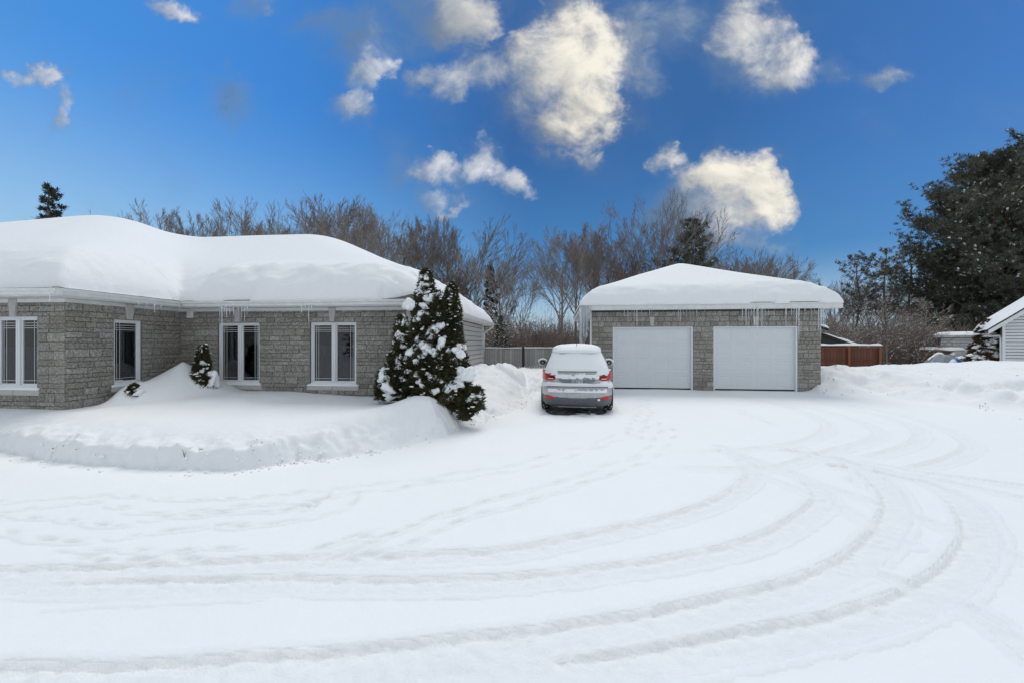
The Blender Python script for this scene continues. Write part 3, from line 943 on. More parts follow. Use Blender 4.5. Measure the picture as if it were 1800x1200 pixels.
# roof: two crossing hips of equal pitch, and the snow that lies on it
PIT = .465
def roof_d(x, y, soft=0.0):
    ax = [y+OV+.02, 10.82-y, OV+.02-x, x+30]
    bx = [y-WY+OV+.02, (WX+OV+.02)-x, x+20.4+OV, 10.82-y]
    def mn(L):
        r_ = L[0]
        for q in L[1:]: r_ = softmin(r_, q, soft) if soft else np.minimum(r_, q)
        return r_
    a, b = mn(ax), mn(bx)
    return softmax(a, b, soft*.9) if soft else np.maximum(a, b)
ex = [-.02, -.008, .01, .04, .08, .13, .19, .26, .34, .43, .53, .64, .76, .9, 1.05, 1.2]
def snap(lo, hi, step, edges):
    a = set(np.round(np.arange(lo, hi+1e-6, step), 4))
    for (e0, sgn) in edges:
        for q in ex: a.add(round(e0+sgn*q, 4))
        for q in (-.05, -.035, -.07, -.09, -.11, -.135, -.16, -.19): a.add(round(e0+sgn*q, 4))
    a = np.array(sorted(a)); a = a[(a >= lo-1e-6) & (a <= hi+1e-6)]
    keep = [a[0]]
    for q in a[1:]:
        if q-keep[-1] > .006: keep.append(q)
    return np.array(keep)
rx = snap(-21.2, OV+.23, .11, [(OV+.02, -1), (WX+OV+.02, -1)])
ry = snap(WY-OV-.23, 11.05, .13, [(WY-OV-.02, 1), (-OV-.02, 1), (10.82, -1)])
RX, RY = np.meshgrid(rx, ry)
def grid_mesh(name, X, Y, Z, keep, m_, smooth=True):
    ny, nx = X.shape
    V = np.stack([X, Y, Z], -1).reshape(-1, 3)
    i, j = np.meshgrid(np.arange(nx-1), np.arange(ny-1)); b = j*nx+i
    F = np.stack([b, b+1, b+nx+1, b+nx], -1)
    kf = keep[:-1, :-1] & keep[1:, :-1] & keep[:-1, 1:] & keep[1:, 1:]
    F = F[kf]
    u, inv = np.unique(F, return_inverse=True)
    return mesh(name, V[u], inv.reshape(-1, 4), m_, smooth)
# shingled deck
dk = roof_d(RX, RY)
bot = grid_mesh('roof', RX, RY, EZ + PIT*dk + .012, dk > -.045, SHING, False)
bm = bmesh.new(); bm.from_mesh(bot)
ext = bmesh.ops.extrude_face_region(bm, geom=bm.faces[:])
bmesh.ops.translate(bm, verts=[q for q in ext['geom'] if isinstance(q, bmesh.types.BMVert)], vec=(0, 0, -.028))
bmesh.ops.recalc_face_normals(bm, faces=bm.faces); bm.to_mesh(bot); bm.free()
obj('roof', bot, house)
# the snow blanket
ds = roof_d(RX, RY, 1.15)
db = roof_d(RX, RY, .12)
ck = sstep(-3.2, -1.0, RX)*sstep(4, 1, RY)
db = db*(1-ck) + roof_d(RX, RY, 1.3)*ck
crack = WX+OV+.52 + .10*np.sin(RY*3.1) + .05*np.sin(RY*9)
# on the wing, between wing eave and crack, the snow has slipped back off the gutter
gap = sstep(.10, -.05, np.abs(RX+4.02)-.36)*(RY < .6)
slip = np.where(RX < crack, .030 + .030*fbm(RX*3.0, RY*3.0, 3, 101), -.050 + .02*fbm(RX*1.6, RY*0, 3, 101))
slip = slip*(1-gap) + .05*gap
slip = np.where(RX > -.5, -.035, slip)
dd_ = db - slip + .016*fbm(RX*4.5, RY*4.5, 3, 103) + .010*fbm(RX*15, RY*15, 2, 104)
edge = np.clip(dd_, 0, None)
lf = RX < crack
rr = np.where(lf, 1.05, .82) + .18*fbm(RX*.6, RY*.6, 2, 105)
rt_ = sstep(-1.6, -.4, RX)
rr = rr*(1-rt_) + .80*rt_
TT = .60 + np.where(lf, -.05, .05)*sstep(1.5, .6, edge)
TT = TT*(1-.30*sstep(-2.2, .2, RX)*sstep(4, 10, RY)) + .04*fbm(RX*.35, RY*.35, 2, 106)
q = np.clip(1-edge/rr, 0, 1)
th = TT*(1-q**2.2)**.62
face = sstep(0, .10, edge)*sstep(1.25, .55, edge/rr)
rgh = 1.35*face*(.085*fbm(RX*1.6, RY*5.5, 4, 107) + .045*fbm(RX*7, RY*9, 3, 108) + .05*np.clip(fbm(RX*2.2, RY*9, 3, 109), 0, 1))
th = th + rgh*np.where(lf, .35, 1.0)
zs = EZ + PIT*np.where(db < .8, np.maximum(db, -.1)*(1-sstep(.2, 2.2, db)) + ds*sstep(.2, 2.2, db), db*(1-sstep(.2, 2.2, db)) + ds*sstep(.2, 2.2, db)) + .015 + th
zs = np.where(dd_ <= 0, EZ + PIT*np.maximum(db, -.05) - .022, zs)
snow_me = grid_mesh('roof_snow', RX, RY, zs, db > -.080, SNOWR)
obj('roof_snow', snow_me, house)

def on_house(x, y, z):
    return HM @ Vector((x, y, z))
# icicles below the eaves of the house
ri = random.Random(21)
gy_h = -OV-.09
for (px, L_, r_) in ((391, .86, .018), (386, .42, .012), (398, .33, .016), (404, .26, .012), (411, .30, .014), (418, .22, .011), (424, .34, .011), (430, .48, .010), (434, .26, .010), (543, .52, .013), (531, .20, .03), (537, .14, .02), (547, .16, .018), (436, .12, .012), (394, .2, .02)):
    k = (px-900)/700
    u = (-2.47+.0958*gy_h - k*(9.5+.9954*gy_h))/(.9954+k*.0958)
    icicle(house, -u, gy_h+ri.uniform(-.02, .02), GZ-.105, L_, r_)
for (yy, L_, r_) in ((-.55, .16, .012), (-1.0, .14, .012), (-1.15, .22, .014), (-1.32, .09, .010), (-1.5, .12, .009)):
    icicle(house, WX+OV+.10, yy, GZ-.11, L_, r_)
icicle(house, WX+OV-.02, WY-OV-.10, GZ-.11, .18, .011)
icicle(house, WX-1.05, WY-OV-.10, GZ-.11, .12, .010)

# a little red figure on the sill inside the wing window
RED = mat('red_felt', rough=.8, base=(.42, .05, .03))
fg = empty('ornament', 'small red ornament with a pale bow standing inside the narrow wing window', 'ornament', on_house(WX-.20, WY+2.41-1.40, vz0+.09), HA)
MB().lathe([(.055, 0), (.06, .02), (.045, .10), (.018, .20), (.006, .23)], (0, 0, 0), 'z', 14).build('body', RED, fg, smooth=True)
MB().tube([(-.09, 0, .20), (-.03, -.01, .235), (0, 0, .21), (.04, -.01, .24), (.09, 0, .19)], .010, 6).build('bow', KEYST, fg, smooth=True)
MB().box(-.12, .12, -.10, .10, -.03, -.001).build('shelf', WHITE, fg)

# ================================================================ GARAGE
GA = R(-7)
garage = empty('garage', 'detached double garage of grey stone with two white overhead doors and icicles along its eave', 'garage', (3.04, 15.2, 0), GA)
GM = Matrix.Translation(garage.location) @ garage.rotation_euler.to_matrix().to_4x4()
GW, GDp = 8.05, 7.2
GSZ = 2.96
doors = [(.785, 3.689), (4.408, 7.278)]
DT = 2.34
gops = [(a, b, -.1, DT) for a, b in doors]
m = MB(); wall_with_openings(m, GW, .24, -.1, GSZ+.1, gops, .012); m.build('wall', MORTAR_SHADE, garage)
m = MB(); m.box(.012, .25, .252, GDp, -.1, GSZ+.1); m.box(GW-.25, GW-.012, .252, GDp, -.1, GSZ+.1); m.box(.25, GW-.25, GDp-.24, GDp-.012, -.1, GSZ+.1)
BRN = mat('brown_side_wall', rough=.85, var=lambda gg: (gg.mix(gg.noise(pos(gg), 4, 4, .6), (.075, .055, .042, 1), (.14, .10, .08, 1)), None))
m.build('wall', BRN, garage)
lay_stones(garage, [((0, 0), 0, stone_rects(GW, 0, GSZ, [(a, b, 0, DT) for a, b in doors], 9, (.10, .13, .19), (.16, .36)))], 300, .013, .024)
for di, (a, b) in enumerate(doors):
    fr = MB()
    fr.box(a, a+.055, .0, .16, 0, DT); fr.box(b-.055, b, .0, .16, 0, DT); fr.box(a+.055, b-.055, .0, .16, DT-.045, DT)
    fr.build('door_frame', WHITE, garage, bevel=.005)
    dr = MB(); z0 = .055
    dr.box(a+.056, b-.056, .125, .15, z0, DT-.046)
    do = dr.build('garage_door', GDOOR, garage)
    w = b-a-.11; hs = (DT-.045-z0)/4
    V = []; F = []
    sec = MB()
    x0, x1 = a+.057, b-.057
    def panel_section(hh):
        """one door section with four pressed panels"""
        mb = MB(); n = 4; pw = (x1-x0)/n; mx_, mz = .085, .085
        xs = [0.0]; zs_ = [0, mz, mz+.022, mz+.055, hh-mz-.055, hh-mz-.022, hh-mz, hh]
        for i in range(n): xs += [i*pw+mx_, i*pw+mx_+.022, i*pw+mx_+.055, (i+1)*pw-mx_-.055, (i+1)*pw-mx_-.022, (i+1)*pw-mx_]
        xs.append(x1-x0)
        xs = sorted(set(round(q, 5) for q in xs))
        def dep(x, z):
            i = min(n-1, int(x/pw)); lx = x-i*pw
            ax = min(lx-mx_, pw-mx_-lx); az_ = min(z-mz, hh-mz-z); q = min(ax, az_)
            return 0.0 if q <= 1e-6 else (.012 if q <= .0225 else .003)
        nx_, nz_ = len(xs), len(zs_)
        for z in zs_:
            for x in xs: mb.V.append((x, dep(x, z), z))
        for j in range(nz_-1):
            for i in range(nx_-1): mb.F.append([j*nx_+i, j*nx_+i+1, (j+1)*nx_+i+1, (j+1)*nx_+i])
        k = len(mb.V)
        ring = list(range(nx_)) + [j*nx_+nx_-1 for j in range(1, nz_)] + [(nz_-1)*nx_+i for i in range(nx_-2, -1, -1)] + [j*nx_ for j in range(nz_-2, 0, -1)]
        for t in ring: mb.V.append((mb.V[t][0], .024, mb.V[t][2]))
        for t in range(len(ring)): mb.F.append([ring[t], k+t, k+(t+1) % len(ring), ring[(t+1) % len(ring)]])
        return mesh('door_section', mb.V, mb.F, GDOOR)
    pm = panel_section(hs-.003)
    for s in range(4):
        obj('door_section', pm, do, (x0, .099, z0+s*hs))
    MB().box(x0, x1, .085, .12, .006, z0-.004).build('gap_strip', BLACK, do)  # black strip painted in for the dark gap under the door
    keystone(garage, ((a+b)/2-.02*(di == 0), 0, DT+.03), 0, .34)
MB().box(-.06, .0, -.02, .10, 0, GSZ).build('corner_post', WHITE, garage)
GOV = .42
sf = MB(); sf.box(-GOV, GW+GOV, -GOV, .0, GSZ, GSZ+.012); sf.box(-GOV, 0, .0, GDp+GOV, GSZ, GSZ+.012); sf.box(GW, GW+GOV, .0, GDp+GOV, GSZ, GSZ+.012)
sf.build('soffit', SOFF, garage)
GEZ = GSZ+.20
fs = MB(); fs.box(-GOV, GW+GOV, -GOV-.022, -GOV, GSZ-.02, GEZ); fs.box(-GOV-.022, -GOV, -GOV-.022, GDp+GOV, GSZ-.02, GEZ); fs.box(GW+GOV, GW+GOV+.022, -GOV-.022, GDp+GOV, GSZ-.02, GEZ)
fs.build('fascia', TRIM, garage, bevel=.004)
fz = MB(); fz.box(.0, GW, -.036, -.004, GSZ-.07, GSZ-.002); fz.build('frieze_board', SHING, garage)
# hipped roof, steeper at the front
gxx = snap(-GOV-.24, GW+GOV+.24, .11, [(-GOV, 1), (GW+GOV, -1)])
gyy = snap(-GOV-.24, GDp+GOV+.2, .11, [(-GOV, 1), (GDp+GOV, -1)])
QX, QY = np.meshgrid(gxx, gyy)
def groof(x, y, soft=0.0):
    L_ = [(y+GOV)*1.42, (x+GOV), (GW+GOV-x), (GDp+GOV-y)*1.42]
    r_ = L_[0]
    for q_ in L_[1:]: r_ = softmin(r_, q_, soft) if soft else np.minimum(r_, q_)
    return r_
GP_ = .355
gd = groof(QX, QY)
me = grid_mesh('roof', QX, QY, GEZ + GP_*gd + .012, gd > -.045, SHING, False)
bm = bmesh.new(); bm.from_mesh(me)
ext = bmesh.ops.extrude_face_region(bm, geom=bm.faces[:])
bmesh.ops.translate(bm, verts=[q_ for q_ in ext['geom'] if isinstance(q_, bmesh.types.BMVert)], vec=(0, 0, -.03))
bmesh.ops.recalc_face_normals(bm, faces=bm.faces); bm.to_mesh(me); bm.free()
obj('roof', me, garage)
gds = groof(QX, QY, .45); gdb = groof(QX, QY, .10)
sl = -.05 + .02*fbm(QX*1.4, QY*0, 3, 201)
ggap = sstep(5.4, 5.6, QX)*sstep(7.8, 7.6, QX)*(QY < 1)*sstep(-.35, -.2, vnoise(QX*2.0, QX*0, 5)); sl = sl*(1-ggap)+.045*ggap
gdd = gdb - sl + .016*fbm(QX*4, QY*4, 3, 202)
ge = np.clip(gdd, 0, None)
grr = .95 + .25*fbm(QX*.5, QY*.5, 2, 203)
qq = np.clip(1-ge/grr, 0, 1)
gth = (.50+.05*fbm(QX*.4, QY*.4, 2, 204))*(1-qq**2.0)**.6
gface = sstep(0, .1, ge)*sstep(1.2, .5, ge/grr)
gth = gth + gface*(.06*fbm(QX*1.6, QY*5, 4, 205) + .035*fbm(QX*8, QY*9, 3, 206) + .04*np.clip(fbm(QX*2.2, QY*9, 3, 207), 0, 1))
bl = sstep(.2, 1.6, gdb)
gz = GEZ + GP_*(np.maximum(gdb, -.1)*(1-bl) + gds*bl) + .015 + gth
gz = np.where(gdd <= 0, GEZ + GP_*np.maximum(gdb, -.05) - .022, gz)
obj('roof_snow', grid_mesh('roof_snow', QX, QY, gz, gdb > -.08, SNOWR), garage)
# frozen overhang and icicles along the front eave
def gpx(px, y=-GOV-.05):
    k = (px-900)/700
    return -(3.04+.1219*y - k*(15.2+.9925*y))/(.9925+k*.1219)
ri = random.Random(4)
IC = [(1098, 12, .018), (1104, 30, .016), (1110, 10, .014), (1116, 28, .014), (1120, 40, .030), (1127, 16, .016), (1141, 14, .014), (1146, 18, .016), (1165, 8, .012), (1192, 22, .016), (1196, 28, .018), (1200, 12, .012), (1206, 18, .014), (1212, 22, .014), (1218, 14, .012), (1225, 22, .016),
      (1240, 8, .012), (1305, 26, .026), (1309, 30, .018), (1313, 44, .018), (1317, 40, .018), (1321, 24, .020), (1326, 46, .036), (1330, 48, .040), (1334, 36, .022), (1338, 44, .024), (1341, 38, .022), (1346, 26, .018), (1352, 14, .014), (1360, 24, .012), (1381, 36, .028), (1390, 14, .018), (1396, 20, .018), (1400, 36, .040), (1403, 60, .034), (1415, 20, .014), (1425, 16, .014), (1431, 10, .012), (1440, 44, .030), (1444, 52, .036), (1448, 34, .026), (1464, 22, .026), (1468, 18, .024)]
for (px, L_, r_) in IC:
    icicle(garage, gpx(px)+ri.uniform(-.02, .02), -GOV-.05+ri.uniform(-.03, .03), GSZ+.0+ri.uniform(-.01, .04), L_*.0209+.02, r_*.60)
# thick frozen curtain at the left corner of the eave
V = []; F = []; n = 20; k_ = 10
for i in range(n+1):
    for j in range(k_+1):
        t = j/k_
        x = -GOV-.03 + .37*i/n
        L_ = 1.30 - .9*max(0, (i/n-.45)/.55)**1.2 + .14*math.sin(i*1.7)*t
        rip = .05*math.sin(i*2.3+j*.3)*(.3+t) + .03*math.sin(i*5.1)
        V.append((x*(1-.12*t)-.03*t, -GOV-.05+rip+.10*t, GSZ+.12-L_*t))
for i in range(n):
    for j in range(k_):
        a = i*(k_+1)+j
        F.append([a, a+k_+1, a+k_+2, a+1])
o = obj('ice_curtain', mesh('ice_curtain', V, F, ICE, True), garage)
sm = o.modifiers.new('thick', 'SOLIDIFY'); sm.thickness = .06

# ================================================================ FENCES
def _wood(a, b):
    def f(gg):
        p = objco(gg)
        n = gg.noise(gg.v('MULTIPLY', p, (14, 14, 1.2)), 4, 5, .65)
        c = gg.mix(n, (*a, 1), (*b, 1))
        return gg.mix(rnd(gg), gg.mix(1.0, c, (.8, .8, .8, 1), 'MULTIPLY'), gg.mix(1.0, c, (1.2, 1.2, 1.2, 1), 'MULTIPLY')), gg.bump(n, .4, .006)
    return f
WOODG = mat('weathered_wood', rough=.9, var=_wood((.25, .25, .235), (.43, .43, .405)))
WOODR = mat('red_brown_wood', rough=.8, var=_wood((.085, .030, .017), (.17, .062, .034)))
WOODO = mat('orange_brown_wood', rough=.8, var=_wood((.19, .062, .025), (.30, .11, .045)))
def snow_strip(name, parent, x0, x1, yw, z, h, m_=SNOW, seed=0):
    n = max(8, int((x1-x0)/.08)); V = []; F = []
    for i in range(n+1):
        x = x0+(x1-x0)*i/n
        hh = h*(.8+.7*float(fbm(np.array([x*1.7+seed]), np.array([.3+seed]), 3, 9)[0]))*min(1, .35+min(i, n-i)/2)
        for (yy, z_) in ((-yw, 0), (-yw*1.1, hh*.55), (-yw*.5, hh), (yw*.5, hh), (yw*1.1, hh*.55), (yw, 0)): V.append((x, yy, z+z_))
    for i in range(n):
        for k in range(5): F.append([i*6+k, i*6+6+k, i*6+7+k, i*6+1+k])
    F += [list(range(6)), [n*6+k for k in range(6)][::-1]]
    return obj(name, mesh(name, V, F, m_, True), parent)

fence = empty('fence', 'weathered grey board fence with black posts between house and garage', 'fence', (-1.40, 20.0, .1), R(-2))
r = random.Random(31)
bd = MB().box(-.056, .056, -.012, .012, 0, 1.34).me('board', WOODG, .004)
POSTB = mat('black_post', rough=.6, base=(.022, .022, .024))
for i in range(44):
    x = .09 + i*.125
    if any(abs(x-q_) < .07 for q_ in (1.96, 3.90)): continue
    obj('board', bd, fence, (x, r.uniform(-.004, .004), r.uniform(-.01, .01)), (1, 1, 1))
MB().box(0, 5.6, .013, .06, .25, .33).box(0, 5.6, .013, .06, 1.1, 1.18).build('rail', WOODG, fence)
MB().box(0, 5.6, -.05, .055, 1.35, 1.385).build('cap_rail', WOODG, fence)
for x in (0, 1.96, 3.90): MB().box(x-.06, x+.06, -.075, -.014, -.1, 1.44).build('post', POSTB, fence, bevel=.006)
snow_strip('cap_snow', fence, .0, 5.6, .05, 1.386, .045)

bf = empty('fence', 'low red-brown wooden fence with a snow cap to the right of the garage', 'fence', (15.35, 19.9, .35), R(-4))
bd2 = MB().box(-.068, .068, -.012, .012, 0, 1.18).me('board', WOODR, .004)
for i in range(20):
    x = .02 + i*.142
    obj('board', bd2, bf, (x, r.uniform(-.004, .004), r.uniform(-.012, .006)))
MB().box(-.1, 2.85, -.055, -.013, 1.10, 1.17).build('rail', WOODR, bf, bevel=.004)
MB().box(-.1, 2.85, -.04, -.013, .50, .58).build('rail', WOODR, bf, bevel=.004)
for x in (1.35, 2.80): MB().box(x-.055, x+.055, -.11, -.056, -.1, 1.22).build('post', WOODO, bf, bevel=.006)
MB().box(-.1, 2.9, -.08, .06, 1.222, 1.255).build('cap_rail', WOODR, bf)
snow_strip('cap_snow', bf, -.1, 2.92, .085, 1.256, .11, seed=4)

# dark lean-to roof with snowy edges behind the brown fence
lt = empty('lean_to', 'dark sloping lean-to roof with snow along its edges behind the brown fence', 'shed', (18.6, 23.2, .2), R(-4))
lt.scale = (1, 1, .86)
DKW = mat('dark_wood', rough=.9, base=(.03, .028, .027))
MB().prism([(-1.2, 1.5), (1.45, 1.50), (1.35, 1.62), (-1.2, 2.75)], 0, 1.8, 1).build('roof', DKW, lt)
MB().box(-1.2, 1.1, .1, 1.7, 0, 1.49).build('wall', DKW, lt)
for (z_, y_, L0, L1) in ((0, -.04, -.45, 1.45), (.62, .5, -1.2, .15)):
    sn = snow_strip('roof_snow', lt, 0, math.hypot(L1-L0, (L1-L0)*.44), .09, 0, .13, seed=7+z_)
    sn.location = (L0, y_, 1.62+(1.4-L0)*.44+z_-.02); sn.rotation_euler = (0, math.atan(.44), 0)
    MB().prism([(L0, 1.56+(1.4-L0)*.44+z_-.10), (L1, 1.56+(1.4-L1)*.44+z_-.10), (L1, 1.60+(1.4-L1)*.44+z_), (L0, 1.60+(1.4-L0)*.44+z_)], y_-.06, y_+.06, 1).build('rafter', DKW, lt)

# ================================================================ NEIGHBOURING HOUSE ON THE RIGHT
NA = R(-44)
nb = empty('house', 'white sided neighbouring house whose snowy gable end cuts in at the right edge', 'house', (25.9, 21.0, .3), NA)
nw, nd, nz = 8.6, 4.6, 2.37
TP = math.tan(R(41))
m = MB(); m.prism([(0, -.5), (nw, -.5), (nw, nz), (nw/2, nz+TP*nw/2), (0, nz)], .03, .2, 1)
m.box(.03, .2, .2, nd, -.5, nz); m.box(nw-.2, nw-.03, .2, nd, -.5, nz); m.prism([(0, -.5), (nw, -.5), (nw, nz), (nw/2, nz+TP*nw/2), (0, nz)], nd-.2, nd, 1)
m.build('wall', MORTAR_SHADE, nb)  # dark rather than white, so the gaps between boards read as shade
zz = 0.0; e = .165
while zz < nz+TP*nw/2-.1:
    def xs_at(z): return max(0.0, (z-nz)/TP)
    a0, a1 = xs_at(zz), xs_at(zz+e)
    mb = MB(); b = len(mb.V)
    mb.V += [(a0, -.05, zz), (nw-a0, -.05, zz), (nw-a1, -.012, zz+e-.03), (a1, -.012, zz+e-.03), (a0, .03, zz), (nw-a0, .03, zz), (nw-a1, .03, zz+e-.03), (a1, .03, zz+e-.03)]
    mb.F += [[0, 1, 2, 3], [4, 7, 6, 5], [0, 4, 5, 1], [2, 6, 7, 3], [0, 3, 7, 4], [1, 5, 6, 2]]
    if nw-2*a1 > .2: mb.build('siding_board', SIDINGW, nb)
    zz += e
MB().box(-.03, .07, -.062, .05, -.5, nz+.05).build('corner_post', WHITE, nb)
no = .55
for sgn in (0, 1):
    def fx(x): return x if sgn == 0 else nw-x
    def P2(l): return [(fx(x), z) for (x, z) in l]
    x0 = -no; z0_ = nz-no*TP
    apex = (nw/2, nz+TP*nw/2)
    MB().prism(P2([(x0, z0_), (apex[0], apex[1]), (apex[0], apex[1]+.24), (x0-.02, z0_+.20)]), -no, -no+.03, 1).build('fascia', TRIM, nb)
    MB().prism(P2([(x0, z0_), (apex[0], apex[1]), (apex[0], apex[1]+.02), (x0, z0_+.02)]), -no+.03, nd+.3, 1).build('soffit', SOFF, nb)
    MB().prism(P2([(x0-.05, z0_+.20), (apex[0], apex[1]+.25), (apex[0], apex[1]+.30), (x0-.05, z0_+.25)]), -no-.03, nd+.3, 1).build('roof', SHING, nb)
    n = 30; ny_ = 12; V = []; F = []
    for i in range(n+1):
        t = i/n
        for j in range(ny_+1):
            y = -no-.04 + (nd+no+.3)*j/ny_
            th_ = .30*(1-(1-min(1, t/.12))**2.2)**.6*(1-(1-min(1, (j+.001)/1.5))**2)**.5
            x = x0-.06+(apex[0]-x0+.06)*t; z = z0_+.25+(apex[1]+.06-z0_)*t
            V.append((fx(x), y, z+th_+.02*float(vnoise(np.array([x*2]), np.array([y*2]), 3)[0])*min(1, t*6)))
    for i in range(n):
        for j in range(ny_):
            a = i*(ny_+1)+j; F.append([a, a+ny_+1, a+ny_+2, a+1])
    obj('roof_snow', mesh('roof_snow', V, F, SNOW, True), nb)
MB().tube([(-no+.05, .3, nz-no*TP-.02), (-no+.12, .28, nz-no*TP-.10), (-.10, .12, nz-.55), (-.07, .05, nz-.7), (-.07, .05, -.4)], .045, 8).build('downspout', TRIM, nb, smooth=True)
MB().box(-.05, .03, 1.1, 2.1, .9, 1.9).build('window', DARK, nb)

# white shed behind the pile
ws = empty('shed', 'small white shed with a snow covered flat roof beyond the tarp pile', 'shed', (28.9, 26.9, .05), R(-44))
ws.scale = (.84, .84, .95)
m = MB(); m.box(0, 2.75, 0, 2.2, 0, 2.15); m.build('wall', MORTAR_SHADE, ws)  # dark behind the boards, standing in for shade in their gaps
for i in range(12): MB().prism([(-.05, i*.178), (-.012, i*.178+.148), (0.0, i*.178+.148), (0.0, i*.178)], 0.05, 2.70, 0).build('siding_board', SIDINGW, ws)
MB().box(-.3, 3.05, -.3, 2.5, 2.16, 2.30).build('roof', TRIM, ws)
n = 24; V = []; F = []
for i in range(n+1):
    for j in range(9):
        x = -.34+3.43*i/n; y = -.34+2.85*j/8
        e_ = min(i, n-i, j*1.6, (8-j)*1.6)
        V.append((x, y, 2.302 + .26*(1-math.exp(-e_/1.3)) + .06*float(fbm(np.array([x*2.]), np.array([y*2.]), 3, 3)[0])*min(1, e_)))
for i in range(n):
    for j in range(8): a = i*9+j; F.append([a, a+9, a+10, a+1])
obj('roof_snow', mesh('roof_snow', V, F, SNOW, True), ws)

# pile of boards, tarp and small things in front of the shed
def blanket(name, m_, parent, nx_, ny_, fn, smooth=True):
    V = []; F = []
    for j in range(ny_+1):
        for i in range(nx_+1): V.append(fn(i/nx_, j/ny_))
    for j in range(ny_):
        for i in range(nx_): a = j*(nx_+1)+i; F.append([a, a+1, a+nx_+2, a+nx_+1])
    return obj(name, mesh(name, V, F, m_, smooth), parent)
TARP = mat('grey_tarp', rough=.5, var=lambda gg: (gg.mix(gg.noise(pos(gg), 3, 4, .6), (.14, .17, .20, 1), (.40, .44, .48, 1)), gg.bump(gg.noise(pos(gg), 7, 3), .5, .05)))
LUMB = mat('lumber_brown', rough=.85, var=_wood((.15, .085, .05), (.34, .22, .15)))
lp = empty('lumber_stack', 'stack of brown boards under snow in front of the white shed', 'lumber', (28.0, 25.6, .25), R(-12))
lp.scale = (.82, .82, 1)
for k in range(4):
    for i in range(3):
        b = MB().box(-1.05, 1.05, -.20, .20, 0, .085).build('board', LUMB, lp, bevel=.008)
        b.location = (rng.uniform(-.10, .15)-.06*k, i*.43, .55+k*.13); b.rotation_euler = (0, rng.uniform(-.01, .01)+.02, rng.uniform(-.03, .03))
for x in (-.8, .8): MB().box(x-.07, x+.07, -.2, 1.1, 0, .545).build('bearer', LUMB, lp)
blanket('snow_cap', SNOW, lp, 24, 8, lambda a, b: (-1.22+2.35*a, -.24+1.4*b, 1.025-.046*(a-.5) + .17*(1-math.exp(-min(a, 1-a, b*.8, (1-b)*.8)*22)) + .025*math.sin(a*9)))
tp = empty('tarp_pile', 'low heap covered with a crumpled grey tarp beside the boards', 'tarp', (26.1, 23.3, .22), R(-38))
def tarpf(a, b):
    x = -1.4+2.9*a; y = -.7+1.5*b
    e_ = min(1, min(a, 1-a)*5, min(b, 1-b)*3.2)
    hh = (.72+.10*math.sin(a*5+1)-.10*a)*e_**.6
    w_ = .09*float(fbm(np.array([a*9.]), np.array([b*5.]), 3, 77)[0]) + .045*math.sin(a*38+2*math.sin(b*7))*(1-b)
    return (x, y+w_*.8, max(0, hh+w_*e_)+.06)
blanket('tarp', TARP, tp, 70, 26, tarpf)
blanket('snow_cap', SNOW, tp, 40, 12, lambda a, b: (lambda q_: (q_[0], q_[1], q_[2] - .06 + .14*max(0, min(1, 2.0*float(vnoise(np.array([a*5.5]), np.array([b*3.+2]), 8)[0])+.45+.5*(b-.3)))))(tarpf(.05+.9*a, .22+.72*b)))
bx = empty('crate', 'small dark brown crate with a snow cap in front of the tarp heap', 'crate', (27.15, 22.4, .52), R(-15))
m = MB(); m.prism([(-.42, 0), (.42, 0), (.30, .30), (-.22, .30)], 0, .5, 1); m.build('body', DKW, bx, bevel=.01)
MB().box(-.40, .36, -.03, 0.0, .0, .06).build('rim', LUMB, bx)
blanket('snow_cap', SNOW, bx, 14, 8, lambda a, b: (-.36+.72*a, -.08+.62*b, .29+.19*(1-math.exp(-min(a, 1-a, b, 1-b)*14))-.12*abs(a-.4)))
lb = empty('trailer', 'low flat blue-grey trailer edge under snow behind the crate', 'trailer', (29.2, 25.0, .25), R(-10))
BLUEG = mat('blue_grey_paint', rough=.6, base=(.12, .19, .27))
MB().box(-1.3, 1.3, 0, 1.5, .42, .72).build('bed', BLUEG, lb, bevel=.02); MB().box(-1.2, 1.2, -.02, .02, .78, .98).build('rail', TRIM, lb, bevel=.01)
for x in (-.7, .7): MB().lathe([(.1, 0), (.28, .01), (.30, .05), (.30, .15), (.28, .19), (.1, .2)], (x, .1, .22), 'y', 18).build('wheel', BLACK, lb, smooth=True)
blanket('snow_cap', SNOW, lb, 24, 8, lambda a, b: (-1.34+2.68*a, -.04+1.6*b, .72+.26*(1-math.exp(-min(a, 1-a, b, 1-b)*16))))
BLUE = mat('blue_plastic', rough=.4, base=(.03, .17, .42))
def barrel(loc, label, s=1.0):
    t = empty('barrel', label, 'barrel', loc)
    MB().lathe([(.24*s, 0), (.28*s, .02), (.29*s, .25*s), (.31*s, .28*s), (.29*s, .31*s), (.29*s, .58*s), (.31*s, .61*s), (.29*s, .64*s), (.28*s, .86*s), (.24*s, .9*s)], (0, 0, 0), 'z', 20).build('body', BLUE, t, smooth=True)
    MB().lathe([(.27*s, .9*s), (.29*s, .93*s), (.24*s, 1.02*s), (.10*s, 1.06*s)], (0, 0, 0), 'z', 16).build('snow_cap', SNOW, t, smooth=True)
barrel((26.75, 21.9, .35), 'upright blue plastic barrel by the white house corner')
bt = empty('tarp_bundle', 'crumpled bright blue tarp poking out of snow beside the round cedar', 'tarp', (25.6, 23.0, .35))
BLUET = mat('blue_tarp', rough=.55, base=(.06, .14, .48))
blanket('tarp', BLUET, bt, 18, 10, lambda a, b: (-.45+.9*a, -.25+.5*b, max(0, .50*(1-abs(2*a-1)**1.5)*(1-abs(2*b-1)**2)+.10*math.sin(a*17+b*5))))
blanket('snow_cap', SNOW, bt, 12, 8, lambda a, b: (-.38+.5*a, -.28+.5*b, .06+.42*(1-abs(2*a-1)**2)*(1-abs(2*b-1)**2)))
